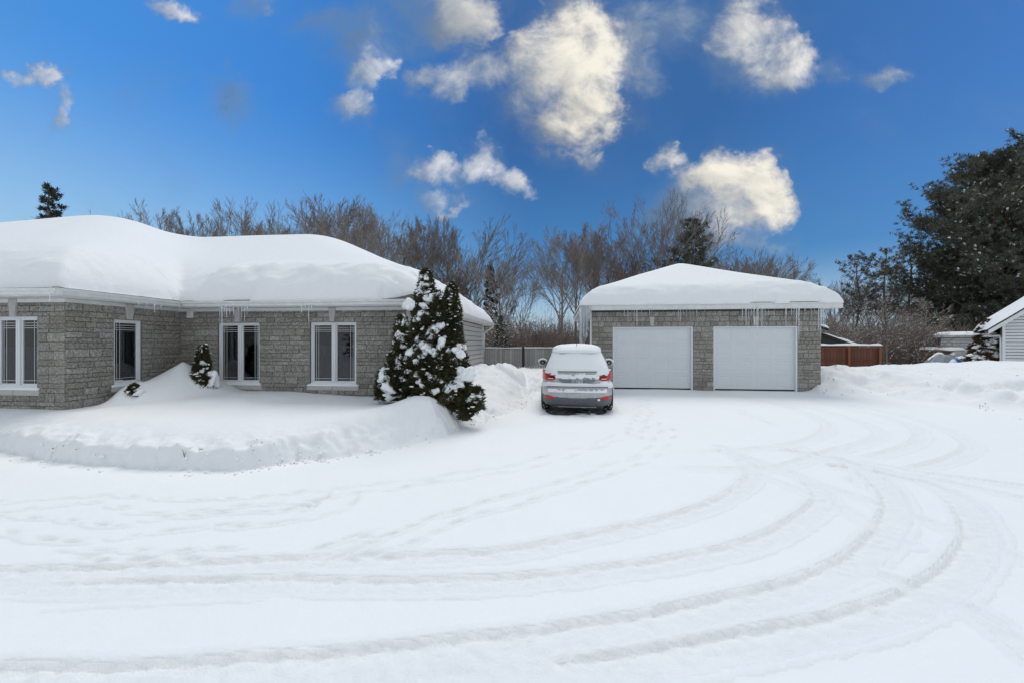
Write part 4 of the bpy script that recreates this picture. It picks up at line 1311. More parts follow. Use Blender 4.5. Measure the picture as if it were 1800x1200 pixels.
sl_ = empty('boulder', 'snow covered rounded boulder at the edge of the woods', 'boulder', (37.9, 37.0, .1))
ROCK = mat('dark_rock', rough=.9, base=(.06, .065, .065))
MB().lathe([(.85, 0), (.95, .3), (.85, .7), (.4, 1.0)], (0, 0, 0), 'z', 14).build('rock', ROCK, sl_, smooth=True)
MB().lathe([(.90, .55), (.92, .7), (.75, 1.05), (.35, 1.28), (.08, 1.32)], (0, 0, 0), 'z', 14).build('snow_cap', SNOW, sl_, smooth=True)
# ================================================================ BARE TREES
def tubes(paths, sides):
    """paths: list of (points (k,3), radii (k,)) -> verts, quads"""
    V = []; F = []; k = 0
    ang = np.arange(sides)/sides*2*math.pi
    ca, sa = np.cos(ang), np.sin(ang)
    for P_, r_ in paths:
        d = np.gradient(P_, axis=0); d /= np.linalg.norm(d, axis=1)[:, None]+1e-9
        ref = np.where(np.abs(d[:, 2:3]) > .9, np.array([[1., 0, 0]]), np.array([[0, 0, 1.]]))
        u = np.cross(d, ref); u /= np.linalg.norm(u, axis=1)[:, None]+1e-9
        w = np.cross(d, u)
        ring = P_[:, None, :] + r_[:, None, None]*(u[:, None, :]*ca[None, :, None] + w[:, None, :]*sa[None, :, None])
        n = len(P_)
        V.append(ring.reshape(-1, 3))
        i, a = np.meshgrid(np.arange(n-1), np.arange(sides), indexing='ij'); b = (a+1) % sides
        F.append((k + np.stack([i*sides+a, i*sides+b, (i+1)*sides+b, (i+1)*sides+a], -1)).reshape(-1, 4))
        k += n*sides
    return np.vstack(V), np.vstack(F)

def grow(seed, Ht, tr=.17, start=.22, counts=(13, 8, 6, 3), angs=(42, 38, 40, 42), lens=(.52, .48, .46, .5), up=.10, tl=.86, t1=.18, dome=None, wob=.10, minr=.008):
    r = np.random.RandomState(seed)
    levels = [[], [], [], [], []]
    def walk(p, d, L, rad, lvl):
        if dome and lvl >= 1:
            S_ = np.array([dome*Ht, dome*Ht, .50*Ht]); pc = (p-np.array([0, 0, .56*Ht]))/S_; dc = d/S_
            A_, B_, C_ = dc@dc, pc@dc, pc@pc-1
            disc = B_*B_-A_*C_
            far_ = (-B_+math.sqrt(disc))/A_ if disc > 0 else .1
            L = max(.02*Ht, min(L, far_*r.uniform(.80, 1.02)))
        n = max(3, int([10, 7, 5, 4, 3][lvl]))
        pts = [p]; dirs = [d]
        for i in range(n):
            d = d + r.normal(0, wob*(.5 if lvl == 0 else 1.0), 3) + np.array([0, 0, up*(1.0 if lvl else .3)])
            d = d/np.linalg.norm(d)
            p = p + d*L/n
            pts.append(p); dirs.append(d)
        pts = np.array(pts); t = np.linspace(0, 1, n+1)
        rr = np.maximum(minr, rad*(1-.80*t**(.9 if lvl else 1.1)))
        levels[lvl].append((pts, rr))
        if lvl >= len(counts): return
        c = counts[lvl]
        t0 = start if lvl == 0 else t1
        for k in range(c):
            tt = t0 + (1-t0)*((k+r.uniform(.1, .9))/c)
            tt = min(.98, tt)
            i = min(n-1, int(tt*n)); f = tt*n-i
            q = pts[i]*(1-f)+pts[i+1]*f; dd = dirs[i]
            a = R(angs[lvl]*r.uniform(.65, 1.25))
            perp = np.cross(dd, r.normal(0, 1, 3)); perp /= np.linalg.norm(perp)+1e-9
            if lvl == 0:
                az_ = k*2.4+r.uniform(-.5, .5); perp = np.array([math.cos(az_), math.sin(az_), 0])
            nd = dd*math.cos(a)+perp*math.sin(a)
            if lvl == 0: ll = Ht*lens[0]*(1.05-.55*((tt-t0)/(1-t0)))*r.uniform(.88, 1.06)
            else: ll = L*lens[lvl]*(1.15-.6*tt)*r.uniform(.75, 1.2)
            walk(q, nd/np.linalg.norm(nd), ll, max(minr, min(rad*.46, rr[i]*.55)), lvl+1)
    walk(np.zeros(3), np.array([0, 0, 1.0]), Ht*tl, tr, 0)
    return levels

class TreeKind:
    def __init__(s, seed, Ht, bark, snowy=0.0, **kw):
        L = grow(seed, Ht, **kw)
        s.h = max(p[0][:, 2].max() for l in L for p in l)
        V, F = tubes(L[0], 7); s.trunk = mesh('trunk', V, F, bark, True)
        a = tubes(L[1]+L[2], 4); fine = [x for l in L[3:] for x in l]
        V, F = a
        if fine:
            V2, F2 = tubes(fine, 3); F = np.vstack([F, F2+len(V)]); V = np.vstack([V, V2])
        s.crown = mesh('crown', V, F, bark, True)
        s.snow = None
        if snowy:
            r = np.random.RandomState(seed+99); ps = []
            for l, q in ((1, 1.0), (2, .7), (3, .25)):
                for (P_, r_) in L[l]:
                    for i in range(len(P_)-1):
                        d = P_[i+1]-P_[i]; n_ = np.linalg.norm(d)
                        if n_ < .05 or abs(d[2])/n_ > .78 or r.rand() > snowy*q: continue
                        a0, a1 = r.uniform(0, .3), r.uniform(.55, 1)
                        A, B = P_[i]+d*a0, P_[i]+d*a1
                        up_ = np.array([0, 0, r_[i]*.7+.012])
                        m_ = (A+B)/2
                        ps.append((np.array([A, m_, B])+up_, np.array([.012, r_[i]*.75+.018, .010])))
            if ps:
                V, F = tubes(ps, 4); s.snow = mesh('branch_snow', V, F, SNOW, True)
    def plant(s, x, y, Ht, label, cat='tree', group=None, name='bare_tree', rz=None, wide=1.0):
        z = hgt(x, y)-.1
        t = empty(name, label, cat, (x, y, z), random.uniform(0, 6.28) if rz is None else rz, group)
        k = Ht/s.h
        t.scale = (k*wide, k*wide, k)
        obj('trunk', s.trunk, t); obj('crown', s.crown, t)
        if s.snow: obj('branch_snow', s.snow, t)['kind'] = 'stuff'
        return t
random.seed(12)
VASE = [TreeKind(40+i, 16, BARK, tr=.22, tl=.50, start=.40+.03*i, counts=(12, 8, 6, 3), angs=(40+3*i, 27, 25, 25), lens=(.64, .52, .50, .50), up=.035, minr=.012, wob=.045, t1=.30, dome=.40+.02*i) for i in range(4)]
TALL = [TreeKind(60+i, 18, BARK, tr=.20, tl=.72, start=.38, counts=(14, 8, 6, 3), angs=(36, 27, 25, 25), lens=(.42, .52, .50, .50), up=.045, minr=.012, wob=.045, t1=.30, dome=.25+.03*i) for i in range(3)]
REDT = [TreeKind(70+i, 10, BARKR, tr=.085, tl=.6, start=.15, counts=(11, 7, 4, 2), angs=(27, 26, 26, 28), lens=(.56, .48, .5, .5), up=.06, minr=.011, wob=.05, t1=.25, dome=.32) for i in range(3)]
SNOWY = [TreeKind(80+i, 7, BARKR if i else BARK, snowy=.42, tr=.07, start=.10, counts=(13, 7, 5, 2), angs=(55, 45, 45, 40), lens=(.52, .50, .48, .5), up=.03, minr=.009) for i in range(3)]

def at(px, Z): return (px-900)/700*Z
def toph(px_top, Z): return (602-px_top)/700*Z + EYE
PROF = [(150, 378), (215, 366), (260, 352), (320, 372), (420, 356), (470, 366), (580, 342), (612, 345), (665, 353), (720, 380), (770, 378), (830, 380), (870, 402), (900, 432), (930, 486), (955, 470), (985, 400), (1050, 402), (1130, 354), (1160, 358), (1200, 384), (1260, 424), (1310, 438), (1370, 446), (1410, 492), (1460, 474), (1500, 480), (1560, 470), (1620, 440)]
def prof(px): return float(np.interp(px, [a for a, b in PROF], [b for a, b in PROF]))
# the trees that stand out, front row: (px, top, distance, kind, index, width, label)
LEAD = [
 (268, 352, 50, TALL, 0, .8, 'slender bare tree poking highest above the left part of the house roof'),
 (345, 372, 50, TALL, 1, .8, 'thin bare tree above the dip in the house roof'),
 (420, 356, 48, TALL, 2, .9, 'upright bare tree with a dark straight stem above the middle of the roof'),
 (458, 358, 48, VASE, 0, .7, 'bare tree with fanned upright branches above the middle of the roof'),
 (520, 366, 46, VASE, 1, .8, 'low bare tree fanning out just left of the tallest roofline trees'),
 (585, 342, 45, TALL, 0, 1.1, 'tall dark bare tree above the right end of the house ridge'),
 (612, 350, 47, TALL, 2, 1.0, 'bare tree with steep branches beside the right end of the house ridge'),
 (665, 354, 40, VASE, 2, 1.0, 'round topped bare tree over the sloping right side of the house roof'),
 (720, 380, 42, VASE, 3, .9, 'bare tree behind the sloping roof between two rounder crowns'),
 (762, 378, 40, TALL, 1, .9, 'narrow bare tree behind the top of the snowy cedar'),
 (820, 380, 40, VASE, 0, 1.1, 'broad domed bare tree behind the low end of the house roof'),
 (884, 404, 38, VASE, 2, 1.0, 'bare tree with drooping outer branches above the house downspout'),
 (916, 470, 44, VASE, 1, .8, 'smaller bare tree at the left of the open sky gap'),
 (984, 398, 36, TALL, 0, 1.1, 'dark stemmed bare tree just left of the garage roof'),
 (1012, 396, 38, TALL, 1, 1.0, 'bare tree with a leaning crown left of the garage roof'),
 (1046, 400, 40, TALL, 2, 1.0, 'thin bare tree above the left slope of the garage roof'),
 (1088, 392, 42, VASE, 3, .9, 'bare tree partly hidden by the tallest domed crown behind the garage'),
 (1140, 354, 38, VASE, 1, 1.15, 'largest domed bare tree above the garage roof'),
 (1182, 376, 43, VASE, 0, .9, 'bare tree beside the dark pine above the garage ridge'),
 (1262, 424, 42, VASE, 2, .9, 'low bare tree right of the garage ridge'),
 (1312, 438, 44, VASE, 3, .9, 'bare tree with a thin crown above the right slope of the garage'),
 (1356, 444, 42, VASE, 1, .9, 'dense bare tree crown above the right slope of the garage'),
 (1402, 486, 42, VASE, 0, .9, 'low spreading bare tree above the right corner of the garage'),
 (1462, 474, 44, VASE, 2, .9, 'pale bare tree just right of the garage eave'),
]
for (px, tp_, Z, kd, i, wd, lab) in LEAD:
    k = kd[i]
    t = k.plant(at(px, Z), Z, toph(tp_, Z)*1.0, lab, group='bare trees at the edge of the woods', wide=wd)
rt = random.Random(77); BACKC = []
def where(px):
    for lim, w in ((420, 'above the left half of the house roof'), (690, 'above the ridge end of the house roof'), (850, 'behind the sloping end of the house roof'), (1030, 'between the house and the garage'), (1200, 'above the left slope of the garage roof'), (1440, 'above the right slope of the garage roof'), (1545, 'behind the low brown fence')):
        if px < lim: return w
    return 'between the brown fence and the huge pine'
for i in range(28):
    px = rt.uniform(150, 1640); Z = rt.uniform(46, 74)
    if 925 < px < 965 and rt.random() < .8: continue
    top_ = prof(px) + rt.uniform(4, 60)
    kd = rt.choice([VASE, TALL, TALL, VASE])
    kd[rt.randrange(len(kd))].plant(at(px, Z), Z, toph(top_, Z), 'bare tree farther back '+where(px), group='bare trees deeper in the woods '+where(px), wide=rt.uniform(.8, 1.25))
for i in range(24):
    u_ = rt.random()
    px = rt.uniform(690, 900) if u_ < .45 else (rt.uniform(1040, 1180) if u_ < .60 else rt.uniform(1440, 1660))
    Z = rt.uniform(33, 46)
    top_ = max(prof(px)+45, 425 if px < 1300 else 500) + rt.uniform(0, 75)
    rt.choice(REDT).plant(at(px, Z), Z, toph(top_, Z), 'red-brown bare sapling '+where(px), 'sapling', 'red-brown saplings '+where(px), 'bare_sapling', wide=rt.uniform(.8, 1.2))
for i in range(24):
    px = rt.choice([rt.uniform(870, 1040), rt.uniform(1450, 1635), rt.uniform(1450, 1635)])
    Z = rt.uniform(25.5, 36)
    top_ = rt.uniform(520, 585)
    rt.choice(SNOWY).plant(at(px, Z), Z, toph(top_, Z), 'snow dusted small bare tree '+where(px), 'sapling', 'snow dusted small trees '+where(px), 'snowy_sapling')
for i in range(16):
    x_ = -24+3.4*i+rt.uniform(-1, 1); y_ = rt.uniform(-34, -24)
    rt.choice([VASE, TALL])[i % 3].plant(x_, y_, rt.uniform(8, 14), 'bare tree across the road behind the viewer', group='bare trees across the road')
for i, (x_, y_) in enumerate([(-33, -24), (-27, -27), (-20, -23), (-14, -26), (-9, -30), (-2, -27), (5, -25), (12, -29)]):
    BACKC.append((x_, y_, i))  # unseen spruces added for dark reflections in the house windows
# undergrowth: countless thin stems
def undergrowth(seed, n, pxr, Zr, hr, bark):
    r = np.random.RandomState(seed); paths = []
    for i in range(n):
        px = r.uniform(*pxr); Z = r.uniform(*Zr); x = at(px, Z); z0 = hgt(x, Z)-.05
        h = r.uniform(*hr)
        b = np.array([x, Z, z0])
        for k in range(r.randint(3, 6)):
            d = np.array([r.normal(0, .35), r.normal(0, .35), 1.0]); d /= np.linalg.norm(d)
            q = b+np.array([r.normal(0, .12), r.normal(0, .12), 0]); L_ = h*r.uniform(.5, 1)
            P_ = [q]
            for s_ in range(4): d = d+r.normal(0, .16, 3); d /= np.linalg.norm(d); P_.append(P_[-1]+d*L_/4)
            P_ = np.array(P_); paths.append((P_, np.linspace(.022, .007, 5)))
            for j in range(6):
                i0 = r.randint(1, 4); dd = d+r.normal(0, .75, 3); dd /= np.linalg.norm(dd); l2 = L_*r.uniform(.15, .4)
                e_ = dd+r.normal(0, .3, 3)
                paths.append((np.array([P_[i0], P_[i0]+dd*l2*.5, P_[i0]+(dd+e_*.5)*l2*.6]), np.array([.012, .009, .006])))
    V, F = tubes(paths, 3)
    o = obj('undergrowth', mesh('undergrowth', V, F, bark)); tag(o, kind='stuff')
    o['label'] = 'tangled red-brown undergrowth along the edge of the woods'; o['category'] = 'undergrowth'
undergrowth(1, 800, (840, 1060), (27, 48), (1.4, 4.6), BARKR)
undergrowth(2, 850, (1430, 1680), (27, 48), (1.4, 4.6), BARKR)
undergrowth(3, 500, (150, 1640), (52, 80), (4, 9.5), BARK)

# ================================================================ CONIFERS
def blades(P_, Dr, n, L_, w, spread, r):
    N = len(P_)
    P2 = np.repeat(P_, n, 0); D2 = np.repeat(Dr, n, 0) + r.normal(0, spread, (N*n, 3))
    D2 /= np.linalg.norm(D2, axis=1)[:, None]+1e-9
    S = np.cross(D2, r.normal(0, 1, (N*n, 3))); S /= np.linalg.norm(S, axis=1)[:, None]+1e-9
    l = L_*r.uniform(.6, 1.2, (N*n, 1))
    a = P2 - S*w*.3; b = P2 + D2*l*.55 + S*w*.5; c = P2 + D2*l; d = P2 + D2*l*.45 - S*w*.5
    V = np.stack([a, b, c, d], 1).reshape(-1, 3)
    F = np.arange(len(V)).reshape(-1, 4)
    return V, F

def pine_tree(seed, Ht, radf, base, nlimb, bark, needle, tuft=(9, .26, .045, .75), side=7, ntw=6, droop=.0, lift=.35, tr=.28, snow=.3, dense=1.0):
    """radf(t): crown radius at relative height t"""
    r = np.random.RandomState(seed)
    trunk = [(np.array([[.12*math.sin(i*.9+seed), .12*math.cos(i*1.3+seed), Ht*.97*i/9] for i in range(10)]), np.linspace(tr, .03, 10))]
    limbs = []; tp_ = []; td = []; sn = []
    for k in range(nlimb):
        t = base + (1-base)*((k+r.uniform(0, 1))/nlimb)
        t = min(t, .985); z = Ht*t
        az_ = k*2.39996+r.uniform(-.4, .4); Rm = radf(t)*r.uniform(.52, 1.15)
        n = 6; d = np.array([math.cos(az_), math.sin(az_), lift*(.25+t)-droop]); d /= np.linalg.norm(d)
        p = np.array([0, 0, z-.25*Rm*lift]); pts = [p]
        for i in range(n):
            d = d + np.array([r.normal(0, .09), r.normal(0, .09), r.normal(0, .05)+(.07 if droop == 0 else .03)]); d /= np.linalg.norm(d)
            p = p+d*Rm/n; pts.append(p)
        pts = np.array(pts); limbs.append((pts, np.linspace(max(.02, tr*.30*(1-t*.6)), .012, n+1)))
        if snow and r.rand() < snow:
            i0 = r.randint(1, 4); A = pts[i0:i0+3]+np.array([0, 0, .05]); sn.append((A, np.array([.015, .055, .012])))
        m_ = max(3, int(side*Rm/2.2*dense)+2)
        for j in range(m_):
            f = r.uniform(.22, 1.0); i = min(n-1, int(f*n)); q = pts[i]+(pts[i+1]-pts[i])*(f*n-i)
            lat = np.cross(d, [0, 0, 1]); lat /= np.linalg.norm(lat)+1e-9
            dd = d*r.uniform(.35, 1)+lat*r.choice([-1, 1])*r.uniform(.3, 1.0)+np.array([0, 0, r.uniform(-.10, .45)]); dd /= np.linalg.norm(dd)
            L_ = Rm*r.uniform(.16, .40)*(1.15-.5*f)+.15
            e = q+dd*L_+np.array([0, 0, .12*L_])
            limbs.append((np.array([q, q+dd*L_*.5, e]), np.array([.016, .011, .008])))
            for s_ in range(ntw):
                g_ = r.uniform(.15, 1.0); c_ = q+(e-q)*g_+r.normal(0, .11, 3)*(L_+.3)
                tp_.append(c_); td.append(dd*.6+np.array([0, 0, .55])+r.normal(0, .25, 3))
                if snow and r.rand() < snow*.16: sn.append((np.array([c_-dd*.10, c_+[0, 0, .05], c_+dd*.12])+np.array([0, 0, .04]), np.array([.01, .06*r.uniform(.6, 1.5), .01])))
        tp_.append(pts[-1]); td.append(d+[0, 0, .5])
    tp_ = np.array(tp_); td = np.array(td); td /= np.linalg.norm(td, axis=1)[:, None]
    V, F = tubes(trunk, 8); tm = mesh('trunk', V, F, bark, True)
    V, F = tubes(limbs, 4); lm = mesh('limbs', V, F, bark, True)
    V, F = blades(tp_, td, *tuft, r); cm = mesh('crown', V, F, needle)
    sm_ = None
    if sn: V, F = tubes(sn, 5); sm_ = mesh('branch_snow', V, F, SNOW, True)
    return tm, lm, cm, sm_
def put_conifer(parts, name, label, x, y, group=None, cat='tree', rz=0.0, sc=1.0):
    t = empty(name, label, cat, (x, y, hgt(x, y)-.1), rz, group)
    t.scale = (sc, sc, sc)
    for nm, me in zip(('trunk', 'limbs', 'crown', 'branch_snow'), parts):
        if me:
            o_ = obj(nm, me, t)
            if nm in ('branch_snow', 'limbs'): o_['kind'] = 'stuff'
    return t
big = pine_tree(5, 15.6, lambda t: 7.5*np.interp(t, [0, .12, .35, .55, .72, .86, 1.0], [.85, .96, 1.02, 1.0, .84, .60, .28]), .06, 150, BARKP, PINE, (16, .32, .038, .72), 9, 9, lift=.38, tr=.36, snow=.9, dense=.95)
put_conifer(big, 'pine_tree', 'huge dark green pine towering over the right edge with snow flecked boughs', at(1792, 36), 36, sc=1.15)
put_conifer(big, 'pine_tree', 'second big dark pine beyond the right edge, merged behind the huge one', at(1850, 46), 46, rz=2.0, sc=1.3)
scot = pine_tree(9, 11.5, lambda t: 2.5*np.interp(t, [0, .45, .62, .78, .9, 1], [.5, .8, 1.0, .95, .68, .22]), .40, 30, BARKP, PINE, (8, .26, .038, .75), 5, 5, lift=.35, tr=.15, snow=.35)
for (px, tp_, Z, rz, lab) in ((1508, 452, 38, .3, 'ragged open crowned pine right of the garage, left of two'), (1556, 443, 37, 2.2, 'ragged open crowned pine between the garage and the huge pine'), (1600, 446, 40, 4.0, 'pine half merged into the left flank of the huge dark pine')):
    put_conifer(scot, 'pine_tree', lab, at(px, Z), Z, 'ragged pines at the edge of the woods', rz=rz, sc=toph(tp_, Z)/11.5)
put_conifer(pine_tree(14, 12.5, lambda t: 3.0*np.interp(t, [0, .4, .65, .85, 1], [.9, 1.0, .95, .6, .15]), .12, 60, BARKP, PINE, (9, .30, .046, .75), 7, 6, lift=.3, tr=.16, snow=.25), 'pine_tree', 'dark bushy pine rising behind the garage ridge', at(1214, 37), 37, sc=toph(392, 37)/12.5)
spr = pine_tree(17, 10, lambda t: 1.9*(1-t)**.85+.12, .04, 84, BARK, SPRUCE, (8, .22, .045, .7), 7, 5, droop=.22, lift=.05, tr=.12, snow=.0)
put_conifer(spr, 'spruce_tree', 'lone dark spruce tip showing above the far left of the house roof', at(90, 58), 58, sc=toph(331, 58)/10)
for (x_, y_, i) in BACKC: put_conifer(spr, 'spruce_tree', 'unseen spruce added behind the viewer to darken the window reflections', x_, y_, 'spruces added for window reflections', rz=i*1.3, sc=.75+.12*(i % 4))
sprs = pine_tree(19, 10, lambda t: 2.6*(1-t)**.85+.15, .03, 80, BARK, SPRUCE, (8, .24, .05, .7), 7, 5, droop=.25, lift=.05, tr=.12, snow=1.0)
put_conifer(sprs, 'spruce_tree', 'small snowy spruce behind the grey fence next to the house downspout', at(880, 25), 25, sc=toph(556, 25)/10)
put_conifer(spr, 'spruce_tree', 'dim dark conifer among the bare trees behind the low end of the house roof', at(862, 43), 43, sc=toph(468, 43)/10)
put_conifer(sprs, 'spruce_tree', 'low snowy evergreen beside the lumber stack', at(1622, 30), 30, sc=toph(592, 30)/10)

# ================================================================ SNOW LADEN CEDARS
def ico(seed, sub=2, sq=1.0):
    bm = bmesh.new(); bmesh.ops.create_icosphere(bm, subdivisions=sub, radius=1)
    r = random.Random(seed); o1 = r.uniform(0, 50)
    for v in bm.verts:
        c = v.co
        n = float(fbm(np.array([c.x*1.5+o1+c.z*.9]), np.array([c.y*1.5-c.z*1.4+o1]), 4, seed)[0])
        v.co = c*(1.02+1.05*n)
        if v.co.z < -.15: v.co.z = -.15+(v.co.z+.15)*.55
    me = bpy.data.meshes.new('snow_clump'); bm.to_mesh(me); bm.free()
    me.polygons.foreach_set('use_smooth', np.ones(len(me.polygons), dtype=bool)); me.materials.append(SNOW)
    return me
CLUMPS = [ico(300+i, 3) for i in range(7)]

def cedar(name, label, loc, lobes, nfan, foliage, clumps=(), flecks=0, fan=(7, .17, .045, .50), seed=1, core=True):
    """lobes: (x, y, z0, z1, radius, curve) vertical spindles in local metres"""
    r = np.random.RandomState(seed)
    t = empty(name, label, 'shrub', loc)
    def rad(l, s):
        return l[4]*np.clip((1-s), 0, 1)**.62*np.clip(.62+s*3, 0, 1)
    P_ = []; Dr = []
    ar = np.array([(l[3]-l[2])*l[4] for l in lobes]); ar = ar/ar.sum()
    for l, a in zip(lobes, ar):
        n = int(nfan*a)
        s = r.rand(n)**.85; th_ = r.rand(n)*6.2832
        q = rad(l, s)*(.60+.44*r.rand(n)**.6)*(1+.75*vnoise(s*10+l[0]*9, th_*2.0+l[1]*3, seed))
        bend = l[5]*s**2 if len(l) > 5 else 0
        x = l[0]+bend+q*np.cos(th_); y = l[1]+q*np.sin(th_); z = l[2]+s*(l[3]-l[2])
        P_.append(np.stack([x, y, z], -1))
        Dr.append(np.stack([np.cos(th_)*.75, np.sin(th_)*.75, np.full(n, .62)], -1)+r.normal(0, .2, (n, 3)))
    P_ = np.vstack(P_); Dr = np.vstack(Dr)
    V, F = blades(P_, Dr, *fan, r)
    obj('foliage', mesh('foliage', V, F, foliage), t)
    if core:
        mb = MB()
        for l in lobes:
            n = 9; path = [(l[0]+(l[5]*(i/n)**2 if len(l) > 5 else 0), l[1], l[2]+(l[3]-l[2])*.94*i/n) for i in range(n+1)]
            mb.tube(path, [max(.012, float(rad(l, i/n))*.62) for i in range(n+1)], 8)
        mb.build('inner_branches', foliage, t, smooth=True)
    MB().tube([(0, 0, -.4), (0, 0, lobes[0][3]*.3)], .025+.02*min(1, lobes[0][3]), 7).build('trunk', BARK, t)
    def surf(x, z):
        b = None
        for l in lobes:
            s = (z-l[2])/(l[3]-l[2])
            if not 0 <= s <= 1: continue
            rr_ = float(rad(l, np.array(s)))*1.02; cx = l[0]+(l[5]*s**2 if len(l) > 5 else 0)
            if abs(x-cx) < rr_:
                y = l[1]-math.sqrt(rr_**2-(x-cx)**2)
                b = y if b is None else min(b, y)
        return b
    rr2 = random.Random(seed)
    for (x, z, w, h) in clumps:
        y = surf(x, z)
        if y is None:
            if w < .16: continue
            y = min(l[1] for l in lobes)
        dpt = (w+h)/2*.8
        obj('snow_clump', rr2.choice(CLUMPS), t, (x, y+dpt*.22, z), (w*.62, dpt*.60, h*.60), (rr2.uniform(-.3, .3), rr2.uniform(-.3, .3), rr2.uniform(0, 6.28)))
    if flecks:
        V = []; F = []
        idx = r.choice(len(P_), min(flecks, len(P_)), replace=False); k = 0
        base = CLUMPS[0]; bv = np.array([v.co for v in ico(999, 1).vertices]); bf = np.array([list(p.vertices) for p in ico(999, 1).polygons])
        for i in idx:
            s_ = np.array([r.uniform(.016, .045), r.uniform(.016, .045), r.uniform(.014, .032)])
            c = P_[i]+Dr[i]*np.array([.07, .07, .10])
            V.append(bv*s_+c); F.append(bf+k); k += len(bv)
        o = obj('snow_flecks', mesh('snow_flecks', np.vstack(V), np.vstack(F), SNOW, True), t); o['kind'] = 'stuff'
    return t
CZ = 8.35; px1 = CZ/700
cx0 = at(765, CZ); cz0 = .42
def cl(px): return (px-765)*px1
def cz(py): return EYE-(py-602)*px1-cz0
lob = [
 (cl(745), .05, cz(712), cz(474), .50, -.02), (cl(786), .10, cz(712), cz(498), .42, .05), (cl(766), -.02, cz(715), cz(515), .58, 0), (cl(738), -.10, cz(712), cz(585), .52, 0),
 (cl(701), -.05, cz(706), cz(558), .28, .0), (cl(690), -.15, cz(704), cz(622), .27, -.02), (cl(793), -.02, cz(716), cz(560), .36, .04), (cl(772), -.22, cz(722), cz(610), .48, 0),
 (cl(800), -.24, cz(722), cz(655), .25, .04), (cl(815), -.32, cz(722), cz(672), .24, .05), (cl(832), -.38, cz(722), cz(682), .20, .06), (cl(820), -.40, cz(736), cz(700), .17, .0), (cl(841), -.36, cz(708), cz(684), .10, .04), (cl(674), -.15, cz(704), cz(655), .20, -.05)]
CLZ = [(430, 170, 50, 70), (440, 205, 55, 35), (400, 190, 40, 35), (410, 240, 45, 45), (430, 262, 55, 30), (495, 300, 90, 60), (525, 285, 45, 60), (440, 345, 65, 60), (420, 390, 45, 45), (355, 350, 48, 60), (460, 395, 25, 30), (570, 235, 40, 40), (600, 260, 25, 60), (585, 300, 50, 25), (590, 390, 30, 25), (298, 455, 40, 75), (310, 490, 45, 40), (270, 490, 30, 30), (250, 520, 35, 40), (285, 525, 45, 45), (250, 575, 35, 30), (300, 560, 20, 30), (328, 545, 30, 60), (400, 560, 32, 46), (405, 430, 25, 25), (380, 438, 30, 45), (480, 520, 40, 55), (545, 470, 40, 50), (510, 480, 45, 40), (520, 500, 25, 40), (435, 490, 28, 28), (630, 520, 28, 32), (600, 515, 20, 25), (570, 540, 18, 18), (450, 600, 80, 65), (490, 620, 60, 45), (545, 590, 40, 80), (520, 640, 30, 45), (430, 660, 40, 25), (640, 630, 100, 75), (625, 680, 50, 40), (700, 775, 90, 90), (670, 760, 50, 40), (625, 825, 110, 70), (600, 850, 50, 40), (340, 610, 40, 60), (355, 645, 90, 75), (330, 650, 60, 40), (400, 690, 32, 42), (200, 800, 60, 100), (180, 840, 40, 50), (235, 860, 70, 75), (250, 905, 50, 30), (270, 690, 22, 50), (265, 730, 30, 30), (500, 785, 42, 35), (450, 828, 32, 22), (565, 690, 22, 42), (548, 665, 25, 30), (242, 650, 22, 42), (225, 720, 15, 40), (275, 775, 55, 28), (345, 748, 40, 30), (325, 800, 25, 20), (425, 805, 25, 40), (760, 900, 60, 35), (735, 915, 40, 25), (620, 910, 30, 22), (790, 885, 30, 25), (775, 930, 25, 20), (640, 405, 35, 35), (655, 460, 18, 20), (660, 560, 15, 25), (690, 690, 18, 30), (360, 510, 45, 28), (300, 600, 25, 25)]
S1 = 340/1200
clm = [(cl(620+x*S1), cz(440+y*S1), w*S1*px1*1.05, h*S1*px1*1.05) for (x, y, w, h) in CLZ]
rc_ = random.Random(2)
clm = [(x, z, w*.98, h*.98) for (x, z, w, h) in clm]
clm += [(rc_.uniform(cl(700), cl(812)), rc_.uniform(cz(700), cz(500)), rc_.uniform(.05, .13), rc_.uniform(.05, .12)) for _ in range(45)]
clm += [(x+rc_.uniform(-.6, .6)*w, z+rc_.uniform(-.6, .35)*h, w*rc_.uniform(.35, .6), h*rc_.uniform(.35, .65)) for (x, z, w, h) in clm for _ in (0, 1) if w > .13]
lob = [(l[0], l[1], l[2], l[3], l[4]*.92, l[5]) for l in lob]
cedar('cedar_shrub', 'tall multi pointed cedar loaded with snow clumps at the corner of the house', (cx0, CZ+.25, cz0), lob, 11000, CEDAR, clm, 700, (11, .125, .024, .60), 3)
# little bent shrub half buried in the inner corner
BZ = 9.25; q1 = BZ/700
cedar('dwarf_shrub', 'small bent evergreen half buried in snow by the inner corner of the house', (at(352, BZ), BZ, EYE-(675-602)*q1),
      [(.05, 0, -.15, .86, .20, .02), (.12, -.05, -.2, .40, .22, .03), (.20, -.08, -.25, .22, .16, .03)], 1500, CEDAR,
      [(.02, .70, .10, .30), (-.05, .55, .14, .24), (-.10, .42, .12, .18), (.12, .48, .10, .10), (-.06, .30, .12, .12), (.06, .26, .16, .10), (.16, .30, .12, .12), (.30, .05, .22, .34), (.28, .20, .16, .14), (-.12, .20, .08, .12), (.10, .10, .12, .10)], 40, (6, .10, .03, .55), 5)
cedar('buried_shrub', 'tiny dark tuft of evergreen poking from snow under the narrow wing window', (at(234, 8.35), 8.35, EYE-(697-602)*8.35/700), [(0, 0, -.1, .24, .13, .02), (.06, -.03, -.1, .16, .10, .02)], 500, CEDAR, [(.13, .05, .20, .22), (.02, .20, .10, .06)], 6, (6, .08, .03, .6), 6)
